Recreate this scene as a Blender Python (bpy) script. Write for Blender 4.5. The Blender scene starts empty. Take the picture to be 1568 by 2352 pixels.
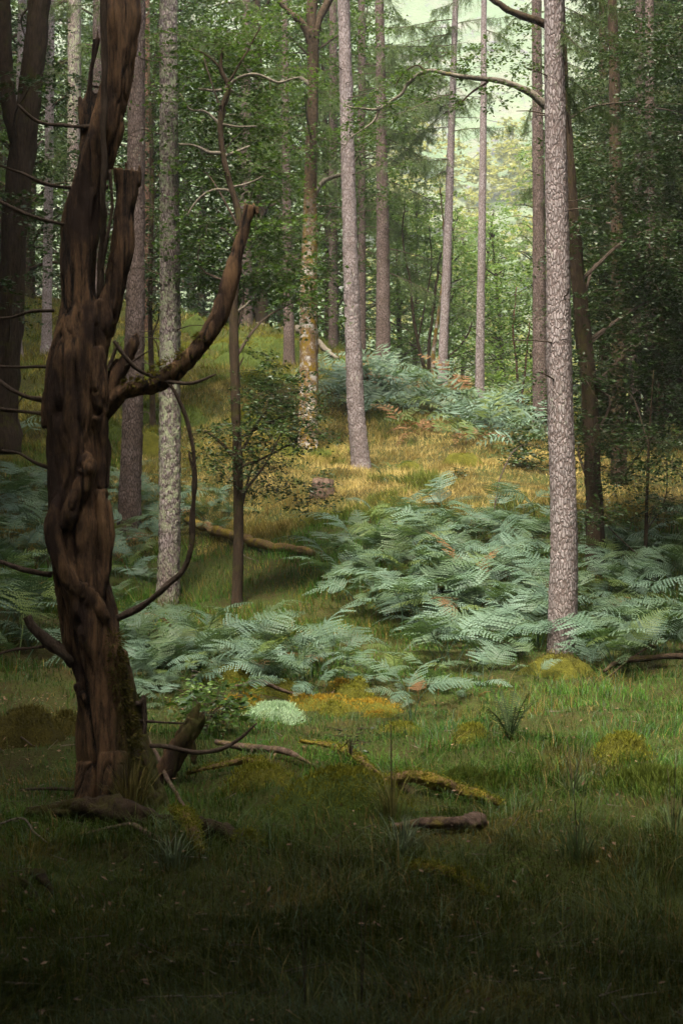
import bpy, math, random
import numpy as np
from mathutils import Vector, Matrix
R = math.radians
S = bpy.context.scene
C = S.collection
rng = np.random.default_rng(7)
random.seed(7)

# ------------------------------------------------------------------ camera, world, sun, exposure
F, CX, CY, CAMZ = 3267.0, 784.0, 1176.0, 1.6
cam = bpy.data.cameras.new('camera'); cam_o = bpy.data.objects.new('camera', cam); C.objects.link(cam_o)
cam_o.location = (0, 0, CAMZ); cam_o.rotation_euler = (R(90), 0, 0)
cam.sensor_fit = 'VERTICAL'; cam.sensor_height = 36; cam.lens = 50
cam.clip_start = 0.1; cam.clip_end = 3000
cam.dof.use_dof = True; cam.dof.focus_distance = 17.5; cam.dof.aperture_fstop = 8
S.camera = cam_o

SUN_EL, SUN_AZ = 67.0, 200.0            # degrees; azimuth clockwise from +Y (camera looks to +Y)
W = bpy.data.worlds.new('World'); S.world = W; W.use_nodes = True
nt = W.node_tree; bg = nt.nodes['Background']
sky = nt.nodes.new('ShaderNodeTexSky'); sky.sky_type = 'NISHITA'; sky.sun_disc = False
sky.sun_elevation = R(SUN_EL); sky.sun_rotation = R(SUN_AZ)
sky.air_density = 0.5; sky.dust_density = 7.0; sky.ozone_density = 0.2
nt.links.new(sky.outputs[0], bg.inputs[0]); bg.inputs[1].default_value = 0.06
sun = bpy.data.lights.new('sun', 'SUN'); sun.energy = 1.5; sun.angle = R(18); sun.color = (1, 0.94, 0.82)
sun_o = bpy.data.objects.new('sun', sun); C.objects.link(sun_o)
sd = Vector((math.sin(R(SUN_AZ)) * math.cos(R(SUN_EL)), math.cos(R(SUN_AZ)) * math.cos(R(SUN_EL)), math.sin(R(SUN_EL))))
sun_o.rotation_euler = sd.to_track_quat('Z', 'Y').to_euler(); sun_o.location = (0, 0, 60)
S.view_settings.view_transform = 'Standard'; S.view_settings.look = 'None'
S.view_settings.gamma = 1; S.view_settings.use_curve_mapping = False
S.view_settings.exposure = 3.2
S.render.engine = 'CYCLES'
S.cycles.max_bounces = 5; S.cycles.diffuse_bounces = 3; S.cycles.glossy_bounces = 1
S.cycles.transmission_bounces = 3; S.cycles.volume_bounces = 0; S.cycles.transparent_max_bounces = 4
S.cycles.use_denoising = True

# ------------------------------------------------------------------ numeric helpers
def P(px, py, d):
    return np.array([(px - CX) / F * d, d, CAMZ - (py - CY) / F * d])

def _h(ix, iy, iz, seed):
    n = (ix.astype(np.int64) * 374761393 + iy.astype(np.int64) * 668265263 + iz.astype(np.int64) * 2147483647 + seed * 1274126177) & 0xFFFFFFFF
    n = ((n ^ (n >> 13)) * 1274126177) & 0xFFFFFFFF
    n = ((n ^ (n >> 15)) * 2246822519) & 0xFFFFFFFF
    return ((n ^ (n >> 16)) & 0xFFFFFF) / float(0xFFFFFF)

def noise(p, seed=0):
    p = np.asarray(p, float)
    i = np.floor(p).astype(np.int64); f = p - i; f = f * f * (3 - 2 * f)
    out = 0
    for a in (0, 1):
        for b in (0, 1):
            for c in (0, 1):
                w = (f[..., 0] if a else 1 - f[..., 0]) * (f[..., 1] if b else 1 - f[..., 1]) * (f[..., 2] if c else 1 - f[..., 2])
                out = out + w * _h(i[..., 0] + a, i[..., 1] + b, i[..., 2] + c, seed)
    return out * 2 - 1

def fbm(p, seed=0, oct=4):
    s, a, t = 0, 1, 0
    p = np.asarray(p, float)
    for k in range(oct):
        s = s + a * noise(p * (2 ** k), seed + k); t += a; a *= 0.5
    return s / t

def cells(u, v, nu, seed):                     # cellular noise, periodic in u with nu cells
    iu = np.floor(u).astype(np.int64); iv = np.floor(v).astype(np.int64)
    f1 = np.full(u.shape, 9.0); f2 = f1.copy(); cid = np.zeros(u.shape)
    for a in (-1, 0, 1):
        for b in (-1, 0, 1):
            cu = iu + a; cv = iv + b; cm = np.mod(cu, nu)
            x = cu + _h(cm, cv, cv * 0, seed); y = cv + _h(cm, cv, cv * 0 + 1, seed)
            d = np.hypot(x - u, y - v)
            closer = d < f1
            f2 = np.where(closer, f1, np.minimum(f2, d)); cid = np.where(closer, _h(cm, cv, cv * 0 + 2, seed), cid)
            f1 = np.where(closer, d, f1)
    return f1, f2, cid

def unit(v):
    return v / np.maximum(np.linalg.norm(v, axis=-1, keepdims=True), 1e-9)

def sstep(a, b, x):
    t = np.clip((x - a) / (b - a), 0, 1); return t * t * (3 - 2 * t)

# ------------------------------------------------------------------ mesh helpers
def mk(name, V, polys, mats, midx=None, smooth=True, fl=None, col=None):
    V = np.ascontiguousarray(V, np.float32)
    polys = [np.asarray(p, np.int32) for p in polys if len(p)]
    me = bpy.data.meshes.new(name)
    me.vertices.add(len(V)); me.vertices.foreach_set('co', V.ravel())
    loops = np.concatenate([p.ravel() for p in polys])
    tot = np.concatenate([np.full(len(p), p.shape[1], np.int32) for p in polys])
    start = np.concatenate([[0], np.cumsum(tot)[:-1]]).astype(np.int32)
    me.loops.add(len(loops)); me.loops.foreach_set('vertex_index', loops)
    me.polygons.add(len(tot)); me.polygons.foreach_set('loop_start', start); me.polygons.foreach_set('loop_total', tot)
    for m in (mats if isinstance(mats, (list, tuple)) else [mats]): me.materials.append(m)
    if midx is not None: me.polygons.foreach_set('material_index', np.asarray(midx, np.int32))
    me.update(calc_edges=True)
    me.polygons.foreach_set('use_smooth', np.full(len(tot), smooth, bool))
    if fl is not None:
        a = me.attributes.new('rnd', 'FLOAT', 'POINT'); a.data.foreach_set('value', np.asarray(fl, np.float32))
    if col is not None:
        a = me.attributes.new('col', 'FLOAT_COLOR', 'POINT')
        c4 = np.ones((len(V), 4), np.float32); c4[:, :3] = col; a.data.foreach_set('color', c4.ravel())
    return me

def ob(name, me, parent=None, loc=(0, 0, 0)):
    o = bpy.data.objects.new(name, me); C.objects.link(o); o.location = loc
    if parent is not None: o.parent = parent
    return o

def tag(o, label=None, cat=None, group=None, kind=None):
    if label: o['label'] = label
    if cat: o['category'] = cat
    if group: o['group'] = group
    if kind: o['kind'] = kind
    return o

def thing(name, label, cat, loc=(0, 0, 0), group=None):
    return tag(ob(name, None, None, loc), label, cat, group)

class MB:                                       # collects pieces with material index and per-vertex random value
    def __init__(s): s.V = []; s.Q = []; s.T = []; s.qi = []; s.ti = []; s.r = []; s.n = 0
    def add(s, V, quads=None, tris=None, mi=0, r=0.5):
        V = np.asarray(V, float)
        s.V.append(V); s.r.append(np.broadcast_to(np.asarray(r, float), (len(V),)))
        if quads is not None and len(quads): s.Q.append(np.asarray(quads) + s.n); s.qi.append(np.full(len(quads), mi))
        if tris is not None and len(tris): s.T.append(np.asarray(tris) + s.n); s.ti.append(np.full(len(tris), mi))
        s.n += len(V)
    def mesh(s, name, mats, off=(0, 0, 0), smooth=True):
        polys, mi = [], []
        if s.Q: polys.append(np.concatenate(s.Q)); mi += s.qi
        if s.T: polys.append(np.concatenate(s.T)); mi += s.ti
        return mk(name, np.concatenate(s.V) - np.asarray(off), polys, mats, np.concatenate(mi), smooth, np.concatenate(s.r))

def resample(pts, n):
    pts = np.asarray(pts, float)
    if len(pts) == 2:
        t = np.linspace(0, 1, n)[:, None]; return pts[0] * (1 - t) + pts[1] * t
    s = np.concatenate([[0], np.cumsum(np.maximum(np.linalg.norm(np.diff(pts[:, :3], axis=0), axis=1), 1e-6))])
    u = np.linspace(0, s[-1], n)
    k = np.clip(np.searchsorted(s, u, 'right') - 1, 0, len(pts) - 2)
    t = ((u - s[k]) / (s[k + 1] - s[k]))[:, None]
    m = np.gradient(pts, s, axis=0); h = (s[k + 1] - s[k])[:, None]
    t2, t3 = t * t, t * t * t
    return (2 * t3 - 3 * t2 + 1) * pts[k] + (t3 - 2 * t2 + t) * h * m[k] + (-2 * t3 + 3 * t2) * pts[k + 1] + (t3 - t2) * h * m[k + 1]

def tube(path, rad, seg=8, disp=None, cap=True, seed=0):
    path = np.asarray(path, float); rad = np.asarray(rad, float); n = len(path)
    T = unit(np.gradient(path, axis=0))
    ref = np.array([0.0, 1, 0]) if abs(T[0][1]) < 0.9 else np.array([1.0, 0, 0])
    N = np.zeros_like(T); v = unit(ref - T[0] * (ref @ T[0])); N[0] = v
    for i in range(1, n):
        v = v - T[i] * (v @ T[i]); v = v / max(np.linalg.norm(v), 1e-9); N[i] = v
    B = np.cross(T, N)
    th = np.linspace(0, 2 * np.pi, seg, endpoint=False)
    r = np.repeat(rad[:, None], seg, 1)
    if disp is not None:
        s = np.concatenate([[0], np.cumsum(np.linalg.norm(np.diff(path, axis=0), axis=1))])
        r = r + disp(np.repeat(th[None], n, 0), np.repeat(s[:, None], seg, 1), r)
    V = path[:, None] + r[..., None] * (np.cos(th)[None, :, None] * N[:, None] + np.sin(th)[None, :, None] * B[:, None])
    V = V.reshape(-1, 3)
    i = np.arange(n - 1)[:, None] * seg; j = np.arange(seg)[None]; j2 = (j + 1) % seg
    Q = np.stack([i + j, i + j2, i + seg + j2, i + seg + j], -1).reshape(-1, 4)
    Tn = np.zeros((0, 3), int)
    if cap:
        V = np.concatenate([V, [path[0], path[-1]]]); a, b = n * seg, n * seg + 1
        jj = np.arange(seg); kk = (jj + 1) % seg
        Tn = np.concatenate([np.stack([np.full(seg, a), kk, jj], 1), np.stack([np.full(seg, b), (n - 1) * seg + jj, (n - 1) * seg + kk], 1)])
    return V, Q, Tn

# ------------------------------------------------------------------ materials
def newmat(name):
    m = bpy.data.materials.new(name); m.use_nodes = True
    n = m.node_tree.nodes; l = m.node_tree.links
    return m, n, l, n['Principled BSDF']

class NB:
    def __init__(s, name):
        s.m, s.n, s.l, s.b = newmat(name)
    def node(s, t, **kw):
        x = s.n.new(t)
        for k, v in kw.items(): setattr(x, k, v)
        return x
    def link(s, a, b): s.l.new(a, b)
    def obj(s, sc=(1, 1, 1)):
        tc = s.node('ShaderNodeTexCoord'); mp = s.node('ShaderNodeMapping'); mp.inputs['Scale'].default_value = sc
        s.link(tc.outputs['Object'], mp.inputs[0]); return mp.outputs[0]
    def noise(s, vec, scale, detail=4, rough=0.6):
        x = s.node('ShaderNodeTexNoise'); x.inputs['Scale'].default_value = scale; x.inputs['Detail'].default_value = detail
        x.inputs['Roughness'].default_value = rough; s.link(vec, x.inputs['Vector']); return x.outputs['Fac']
    def ramp(s, fac, a, b, ca=(0, 0, 0, 1), cb=(1, 1, 1, 1)):
        x = s.node('ShaderNodeValToRGB'); e = x.color_ramp.elements
        e[0].position = a; e[0].color = ca; e[1].position = b; e[1].color = cb
        s.link(fac, x.inputs[0]); return x.outputs[0]
    def mix(s, fac, a, b):
        x = s.node('ShaderNodeMix', data_type='RGBA')
        if isinstance(fac, (int, float)): x.inputs[0].default_value = fac
        else: s.link(fac, x.inputs[0])
        for i, v in ((6, a), (7, b)):
            if isinstance(v, tuple): x.inputs[i].default_value = (*v, 1)
            else: s.link(v, x.inputs[i])
        return x.outputs[2]
    def math(s, op, a, b):
        x = s.node('ShaderNodeMath', operation=op)
        for i, v in ((0, a), (1, b)):
            if isinstance(v, (int, float)): x.inputs[i].default_value = v
            else: s.link(v, x.inputs[i])
        return x.outputs[0]
    def bump(s, h, dist, strength=1.0, prev=None):
        x = s.node('ShaderNodeBump'); x.inputs['Distance'].default_value = dist; x.inputs['Strength'].default_value = strength
        s.link(h, x.inputs['Height'])
        if prev: s.link(prev, x.inputs['Normal'])
        return x.outputs[0]
    def done(s, colour, rough=0.9, normal=None, spec=0.12):
        if isinstance(colour, tuple): s.b.inputs['Base Color'].default_value = (*colour, 1)
        else: s.link(colour, s.b.inputs['Base Color'])
        s.b.inputs['Roughness'].default_value = rough; s.b.inputs['Specular IOR Level'].default_value = spec
        if normal: s.link(normal, s.b.inputs['Normal'])
        return s.m

def bark_larch(name, pale, brown, crack, lichen=0.0, lcol=(0.36, 0.40, 0.30)):
    b = NB(name)
    v = b.obj((1, 1, 0.33))
    vo = b.node('ShaderNodeTexVoronoi', feature='DISTANCE_TO_EDGE'); vo.inputs['Scale'].default_value = 36
    warp = b.node('ShaderNodeTexNoise'); warp.inputs['Scale'].default_value = 14; b.link(v, warp.inputs['Vector'])
    ad = b.node('ShaderNodeVectorMath', operation='MULTIPLY_ADD'); ad.inputs[1].default_value = (0.05, 0.05, 0.05)
    b.link(warp.outputs['Color'], ad.inputs[0]); b.link(v, ad.inputs[2])
    b.link(ad.outputs[0], vo.inputs['Vector'])
    edge = b.ramp(vo.outputs['Distance'], 0.02, 0.22)
    vc = b.node('ShaderNodeTexVoronoi'); vc.inputs['Scale'].default_value = 36; b.link(ad.outputs[0], vc.inputs['Vector'])
    sep = b.node('ShaderNodeSeparateColor'); b.link(vc.outputs['Color'], sep.inputs[0])
    big = b.noise(b.obj(), 2.2, 5, 0.7)
    c = b.mix(b.ramp(big, 0.38, 0.66), brown, pale)
    c = b.mix(b.math('MULTIPLY', sep.outputs[0], 0.35), c, brown)
    c = b.mix(edge, crack, c)
    if lichen > 0:
        ln = b.noise(b.obj((1, 1, 0.7)), 17, 6, 0.75)
        l2 = b.noise(b.obj(), 1.3, 2, 0.5)
        lf = b.math('MULTIPLY', b.ramp(ln, 0.60 - 0.16 * lichen, 0.68 - 0.12 * lichen), b.ramp(l2, 0.62 - 0.35 * lichen, 0.75 - 0.2 * lichen))
        c = b.mix(lf, c, lcol)
    fine = b.noise(b.obj((1, 1, .5)), 60, 4, 0.7)
    nrm = b.bump(edge, 0.010, 0.8); nrm = b.bump(fine, 0.012, 0.7, nrm)
    return b.done(c, 0.85, nrm)

M_larch = bark_larch('larch bark', (0.325, 0.292, 0.285), (0.225, 0.19, 0.178), (0.12, 0.09, 0.08), 0.25)
M_larch_lichen = bark_larch('lichen covered bark', (0.36, 0.31, 0.30), (0.21, 0.16, 0.145), (0.07, 0.05, 0.045), 0.85, (0.30, 0.33, 0.20))
M_larch_brown = bark_larch('brown conifer bark', (0.20, 0.155, 0.14), (0.11, 0.078, 0.06), (0.05, 0.035, 0.028), 0.2)
M_larch_red = bark_larch('reddish conifer bark', (0.22, 0.12, 0.075), (0.13, 0.07, 0.045), (0.05, 0.03, 0.02), 0.0)

def bark_oak(name, base, base2, moss, amt):
    b = NB(name)
    g = b.noise(b.obj((1, 1, 0.25)), 30, 6, 0.7); big = b.noise(b.obj(), 1.7, 4, 0.6); mn = b.noise(b.obj(), 6, 6, 0.75)
    c = b.mix(b.ramp(g, 0.35, 0.65), base, base2)
    mf = b.math('MULTIPLY', b.ramp(mn, 0.58 - 0.25 * amt, 0.68 - 0.2 * amt), b.ramp(big, 0.5 - 0.3 * amt, 0.62 - 0.2 * amt))
    c = b.mix(mf, c, moss)
    nrm = b.bump(g, 0.03, 0.9); nrm = b.bump(b.noise(b.obj(), 70, 3, 0.7), 0.01, 0.6, nrm)
    return b.done(c, 0.95, nrm, 0.15)
M_oak = bark_oak('mossy oak bark', (0.022, 0.015, 0.009), (0.055, 0.036, 0.021), (0.05, 0.045, 0.010), 0.3)
M_oak_pale = bark_oak('pale branch bark', (0.075, 0.06, 0.042), (0.20, 0.175, 0.135), (0.16, 0.14, 0.04), 0.1)
M_twig = bark_oak('dark twig bark', (0.045, 0.032, 0.022), (0.085, 0.062, 0.045), (0.07, 0.06, 0.02), 0.0)
M_logbark = bark_oak('fallen log bark', (0.055, 0.036, 0.024), (0.17, 0.115, 0.085), (0.16, 0.13, 0.02), 0.08)
M_mosslog = bark_oak('moss wrapped wood', (0.09, 0.06, 0.03), (0.16, 0.10, 0.05), (0.19, 0.14, 0.016), 0.5)

def birch():
    b = NB('blotched orange and white bark')
    n1 = b.noise(b.obj((1, 1, .6)), 7, 6, 0.7); n2 = b.noise(b.obj((1, 1, .8)), 9, 5, 0.7); n3 = b.noise(b.obj(), 25, 4, .7)
    c = b.mix(b.ramp(n3, .35, .65), (0.10, 0.065, 0.035), (0.24, 0.16, 0.09))
    c = b.mix(b.ramp(n1, .50, .54), c, (0.20, 0.13, 0.015))
    tc = b.node('ShaderNodeTexCoord'); sp = b.node('ShaderNodeSeparateXYZ'); b.link(tc.outputs['Object'], sp.inputs[0])
    wl = b.ramp(b.math('MULTIPLY', sp.outputs['Z'], .12), .42, .66, (1, 1, 1, 1), (.0, .0, .0, 1))
    hi = b.ramp(b.math('MULTIPLY', sp.outputs['Z'], .1), .33, .6)
    c = b.mix(hi, c, b.mix(b.ramp(n3, .35, .65), (0.025, 0.018, 0.011), (0.075, 0.05, 0.028)))
    c = b.mix(b.math('MULTIPLY', wl, b.ramp(n2, .50, .60)), c, (0.40, 0.37, 0.33))
    return b.done(c, .85, b.bump(n3, .02, .9))
M_birch = birch()

def deadwood():
    b = NB('weathered dead wood')
    g = b.noise(b.obj((1, 1, 0.22)), 46, 8, 0.85); big = b.noise(b.obj((1, 1, .4)), 4.5, 5, 0.65)
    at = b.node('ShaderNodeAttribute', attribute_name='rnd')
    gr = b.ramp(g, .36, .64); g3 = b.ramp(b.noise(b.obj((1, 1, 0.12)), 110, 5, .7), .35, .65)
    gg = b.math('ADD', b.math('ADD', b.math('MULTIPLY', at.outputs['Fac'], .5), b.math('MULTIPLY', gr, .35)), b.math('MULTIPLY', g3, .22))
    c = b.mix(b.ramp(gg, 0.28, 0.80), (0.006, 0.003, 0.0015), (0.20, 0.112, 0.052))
    c = b.mix(b.ramp(big, 0.46, 0.60), c, (0.035, 0.018, 0.010))
    tc = b.node('ShaderNodeTexCoord'); sp = b.node('ShaderNodeSeparateXYZ'); b.link(tc.outputs['Object'], sp.inputs[0])
    low = b.ramp(b.math('MULTIPLY', sp.outputs['Z'], 0.25), 0.12, 0.38, (1, 1, 1, 1), (0, 0, 0, 1))
    side = b.ramp(sp.outputs['X'], 0.0, 0.14)
    mn = b.noise(b.obj(), 9, 6, 0.75)
    c = b.mix(b.math('MULTIPLY', b.math('MULTIPLY', low, side), b.ramp(mn, .36, .52)), c, (0.065, 0.065, 0.010))
    nrm = b.bump(g, 0.03, 1.0); nrm = b.bump(b.noise(b.obj((1, 1, .3)), 60, 3, .7), .008, .7, nrm)
    return b.done(c, 0.8, nrm, 0.25)
M_dead = deadwood()

def leafmat(name, a, c, rough=0.45, trans=0.3, spec=0.5, tcol=None, alt=None, altw=0.0):
    b = NB(name)
    at = b.node('ShaderNodeAttribute', attribute_name='rnd')
    col = b.mix(at.outputs['Fac'], a, c)
    if alt:                                       # each leaf object of its own a little greener or yellower
        oi = b.node('ShaderNodeObjectInfo'); col = b.mix(b.math('MULTIPLY', b.ramp(oi.outputs['Random'], .3, 1.0), altw * 1.6), col, alt)
    b.done(col, rough, None, spec)
    tr = b.node('ShaderNodeBsdfTranslucent'); mx = b.node('ShaderNodeMixShader'); mx.inputs[0].default_value = trans
    if tcol: tr.inputs[0].default_value = (*tcol, 1)
    else: b.link(b.mix(0.5, col, (c[0] * 1.3, c[1] * 1.25, c[2] * 0.6)), tr.inputs[0])
    b.link(b.b.outputs[0], mx.inputs[1]); b.link(tr.outputs[0], mx.inputs[2])
    b.link(mx.outputs[0], b.n['Material Output'].inputs[0])
    return b.m
M_leaf = leafmat('oak leaf', (0.016, 0.042, 0.007), (0.064, 0.116, 0.017), 0.42, 0.38, 0.3)
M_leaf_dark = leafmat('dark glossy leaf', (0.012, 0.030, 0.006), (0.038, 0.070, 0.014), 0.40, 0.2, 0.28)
M_leaf_light = leafmat('pale backlit leaf', (0.05, 0.115, 0.022), (0.15, 0.24, 0.055), 0.5, 0.45)  # light of the open gap put into a paler leaf colour
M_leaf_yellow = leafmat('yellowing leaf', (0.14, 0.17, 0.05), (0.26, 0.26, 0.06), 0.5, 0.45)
M_needle = leafmat('larch needle', (0.045, 0.085, 0.022), (0.11, 0.16, 0.045), 0.6, 0.3, 0.3)
M_fern = leafmat('blue green bracken', (0.050, 0.092, 0.053), (0.140, 0.208, 0.148), 0.5, 0.25, 0.22, (0.08, 0.14, 0.03), (0.060, 0.088, 0.022), .45)
M_fern_dark = leafmat('dark hard fern', (0.018, 0.032, 0.010), (0.034, 0.055, 0.018), 0.6, 0.1, 0.15)
M_fern_brown = leafmat('withered bracken', (0.10, 0.05, 0.02), (0.18, 0.10, 0.04), 0.7, 0.25, 0.2)
M_fern_green = leafmat('yellow green bracken', (0.06, 0.10, 0.022), (0.115, 0.15, 0.04), 0.55, 0.3, 0.3)
M_litter = leafmat('fallen leaf', (0.09, 0.05, 0.025), (0.22, 0.14, 0.085), 0.7, 0.05, 0.25)

MF = leafmat('moss tuft', (.075, .085, .012), (.185, .18, .02), .9, .25, .1)
MFg = leafmat('green moss tuft', (.05, .07, .012), (.10, .13, .02), .9, .25, .1)
MFd = leafmat('dark moss tuft', (.05, .045, .012), (.10, .085, .018), .9, .2, .1)
MFl = leafmat('mint lichen tuft', (.22, .34, .19), (.40, .52, .33), .9, .25, .1)
MFo = leafmat('orange moss tuft', (.20, .12, .014), (.33, .22, .025), .9, .25, .1)
def grassmat():
    b = NB('grass blade')
    at = b.node('ShaderNodeAttribute', attribute_name='col')
    b.done(at.outputs['Color'], 0.55, None, 0.12)
    tr = b.node('ShaderNodeBsdfTranslucent'); mx = b.node('ShaderNodeMixShader'); mx.inputs[0].default_value = 0.3
    b.link(at.outputs['Color'], tr.inputs[0]); b.link(b.b.outputs[0], mx.inputs[1]); b.link(tr.outputs[0], mx.inputs[2])
    b.link(mx.outputs[0], b.n['Material Output'].inputs[0]); return b.m
M_grass = grassmat()

def mossmat(name, a, c):
    b = NB(name)
    n1 = b.noise(b.obj(), 9, 6, 0.7); n2 = b.noise(b.obj(), 90, 4, 0.7)
    col = b.mix(b.ramp(n1, .35, .65), a, c); col = b.mix(b.ramp(n2, .3, .7), tuple(x * .6 for x in a), col)
    return b.done(col, 1.0, b.bump(n2, .02, 1.0), 0.1)
M_moss = mossmat('yellow moss', (0.065, 0.068, 0.010), (0.15, 0.14, 0.018))
M_moss_green = mossmat('green moss', (0.04, 0.06, 0.012), (0.09, 0.115, 0.02))
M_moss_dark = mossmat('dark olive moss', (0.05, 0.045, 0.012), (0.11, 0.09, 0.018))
M_lichen = mossmat('pale mint lichen', (0.20, 0.31, 0.17), (0.36, 0.47, 0.29))

def groundmat():
    b = NB('forest floor')
    v = b.obj()
    n1 = b.noise(v, 0.9, 6, 0.65); n2 = b.noise(v, 6, 6, 0.7); n3 = b.noise(v, 45, 4, 0.7)
    c = b.mix(b.ramp(n1, .4, .62), (0.050, 0.044, 0.012), (0.042, 0.068, 0.011))
    c = b.mix(b.ramp(n2, .5, .66), c, (0.055, 0.070, 0.013))
    c = b.mix(b.ramp(n3, .3, .6), (0.04, 0.028, 0.014), c)
    nrm = b.bump(n2, .08, .8); nrm = b.bump(n3, .03, .9, nrm)
    return b.done(c, 1.0, nrm, 0.1)
M_ground = groundmat()

def hillmat():
    b = NB('fellside')
    v = b.obj()
    n1 = b.noise(v, 0.02, 6, 0.65); n2 = b.noise(v, 0.09, 6, 0.7); n3 = b.noise(v, 0.35, 5, 0.7)
    c = b.mix(b.ramp(n1, .42, .6), (0.090, 0.130, 0.068), (0.128, 0.155, 0.09))
    c = b.mix(b.ramp(n2, .5, .66), c, (0.135, 0.13, 0.10))
    c = b.mix(b.ramp(n3, .58, .66), c, (0.10, 0.09, 0.10))
    return b.done(c, 1.0, b.bump(n3, 1.5, .8), 0.1)
M_hill = hillmat()

# ------------------------------------------------------------------ terrain
CTRL = [(0, 1840, 8.0), (0, 1650, 11), (0, 1400, 16), (0, 1250, 22), (0, 1050, 28), (0, 950, 32), (0, 800, 38), (0, 690, 44),
        (390, 1400, 20), (297, 1250, 24), (390, 1050, 28), (390, 850, 34), (390, 725, 42),
        (545, 1400, 19), (560, 1280, 21), (560, 1050, 27), (560, 900, 32), (565, 760, 41),
        (742, 1130, 25), (705, 1045, 29.5), (663, 845, 38), (765, 800, 41),
        (830, 1300, 20), (828, 1080, 27), (830, 1000, 30.5), (880, 850, 38),
        (1017, 1300, 19.5), (1017, 1130, 24), (1017, 1000, 30), (1017, 882, 37),
        (1102, 1100, 25), (1102, 1000, 30.5), (1102, 918, 36),
        (1240, 1130, 24), (1240, 1012, 32), (1240, 950, 38),
        (1290, 1510, 15.8), (1365, 1330, 20), (1365, 1150, 25), (1365, 1010, 33),
        (1568, 1540, 14.6), (1568, 1300, 20), (1568, 1060, 28), (1568, 1010, 33), (784, 1500, 15.7), (500, 1560, 13.4)]
cp = [P(*c) for c in CTRL]
for c in CTRL:
    p = P(*c)
    if c[0] == 0: cp.append(p + np.array([-9, 0, 0.4]))
    if c[0] == 1568: cp.append(p + np.array([9, 0, 0.3]))
cp += [np.array(q, float) for q in [(-6, 3, 0), (0, 3.5, 0), (6, 3, 0), (-1.5, 6, 0), (1.5, 6, 0), (6, 8, 0), (0, 9, 0), (3, 11.5, 0), (-14, 3, .2), (14, 3, 0),
      (-20, -15, 0), (0, -15, 0), (20, -15, 0), (-30, 50, 10), (-16, 52, 9.5), (-6, 52, 8.0), (0, 52, 5.6), (5, 50, 4.6), (12, 50, 4.4), (26, 50, 5),
      (-30, 75, 10), (-8, 75, 7.5), (3, 75, 3.5), (12, 75, 3), (30, 75, 4), (-40, 115, 9), (0, 115, 2), (40, 115, 2), (-40, 150, 8), (0, 150, 2), (45, 150, 2)]]
cp = np.array(cp)
def _U(r2): return np.where(r2 > 1e-9, r2 * np.log(np.maximum(r2, 1e-9)), 0)
_n = len(cp); _A = np.zeros((_n + 3, _n + 3))
_d2 = ((cp[:, None, :2] - cp[None, :, :2]) ** 2).sum(-1)
_A[:_n, :_n] = _U(_d2) + np.eye(_n) * 2.0
_A[:_n, _n] = 1; _A[:_n, _n + 1:] = cp[:, :2]; _A[_n, :_n] = 1; _A[_n + 1:, :_n] = cp[:, :2].T
_w = np.linalg.solve(_A, np.concatenate([cp[:, 2], [0, 0, 0]]))
def base_z(x, y):
    x = np.clip(np.asarray(x, float), -45, 45); y = np.clip(np.asarray(y, float), -25, 150)
    sh = x.shape; x = x.ravel(); y = y.ravel(); out = np.empty(len(x))
    for k in range(0, len(x), 20000):
        xs, ys = x[k:k + 20000], y[k:k + 20000]
        out[k:k + 20000] = _U((xs[:, None] - cp[:, 0]) ** 2 + (ys[:, None] - cp[:, 1]) ** 2) @ _w[:_n] + _w[_n] + _w[_n + 1] * xs + _w[_n + 2] * ys
    return out.reshape(sh)
def gz(x, y):
    x = np.asarray(x, float); y = np.asarray(y, float)
    q = np.stack([x, y, x * 0], -1)
    near = sstep(3, 5, y) * sstep(90, 60, y)
    return base_z(x, y) + sstep(26, 31, y) * sstep(70, 50, y) * sstep(3, -2, x) * .34 * fbm(q * .75, 8, 3) + near * (0.09 * fbm(q * 0.9, 3, 2) + 0.07 * fbm(q * 2.6, 5, 3))
_ds = np.arange(3.5, 90, 0.06)
def G(px, py):                                   # where the ray of a picture point meets the ground
    X = (px - CX) / F * _ds; Z = CAMZ - (py - CY) / F * _ds
    k = np.nonzero(gz(X, _ds) >= Z)[0]
    d = _ds[k[0]] if len(k) else 45.0
    x = (px - CX) / F * d
    return np.array([x, d, float(gz(np.array([x]), np.array([d]))[0])])
def onground(px, d):
    x = (px - CX) / F * d
    return np.array([x, d, float(gz(np.array([x]), np.array([d]))[0])])

def axis(lo, hi, step, far_lo, far_hi):
    a = list(np.arange(lo, hi, step)); s = step; v = lo
    while v > far_lo: s *= 1.25; v -= s; a.insert(0, v)
    s, v = step, a[-1]
    while v < far_hi: s *= 1.25; v += s; a.append(v)
    return np.array(a)
gx = axis(-14, 14, 0.16, -420, 420); gy = axis(3.5, 46, 0.16, -140, 175)
XX, YY = np.meshgrid(gx, gy)
ZZ = gz(XX, YY)
nx, ny = len(gx), len(gy)
ii = np.arange(ny - 1)[:, None] * nx + np.arange(nx - 1)[None]
Q = np.stack([ii, ii + 1, ii + nx + 1, ii + nx], -1).reshape(-1, 4)
tag(ob('ground', mk('ground', np.stack([XX, YY, ZZ], -1).reshape(-1, 3), [Q], M_ground)), kind='structure')

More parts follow.
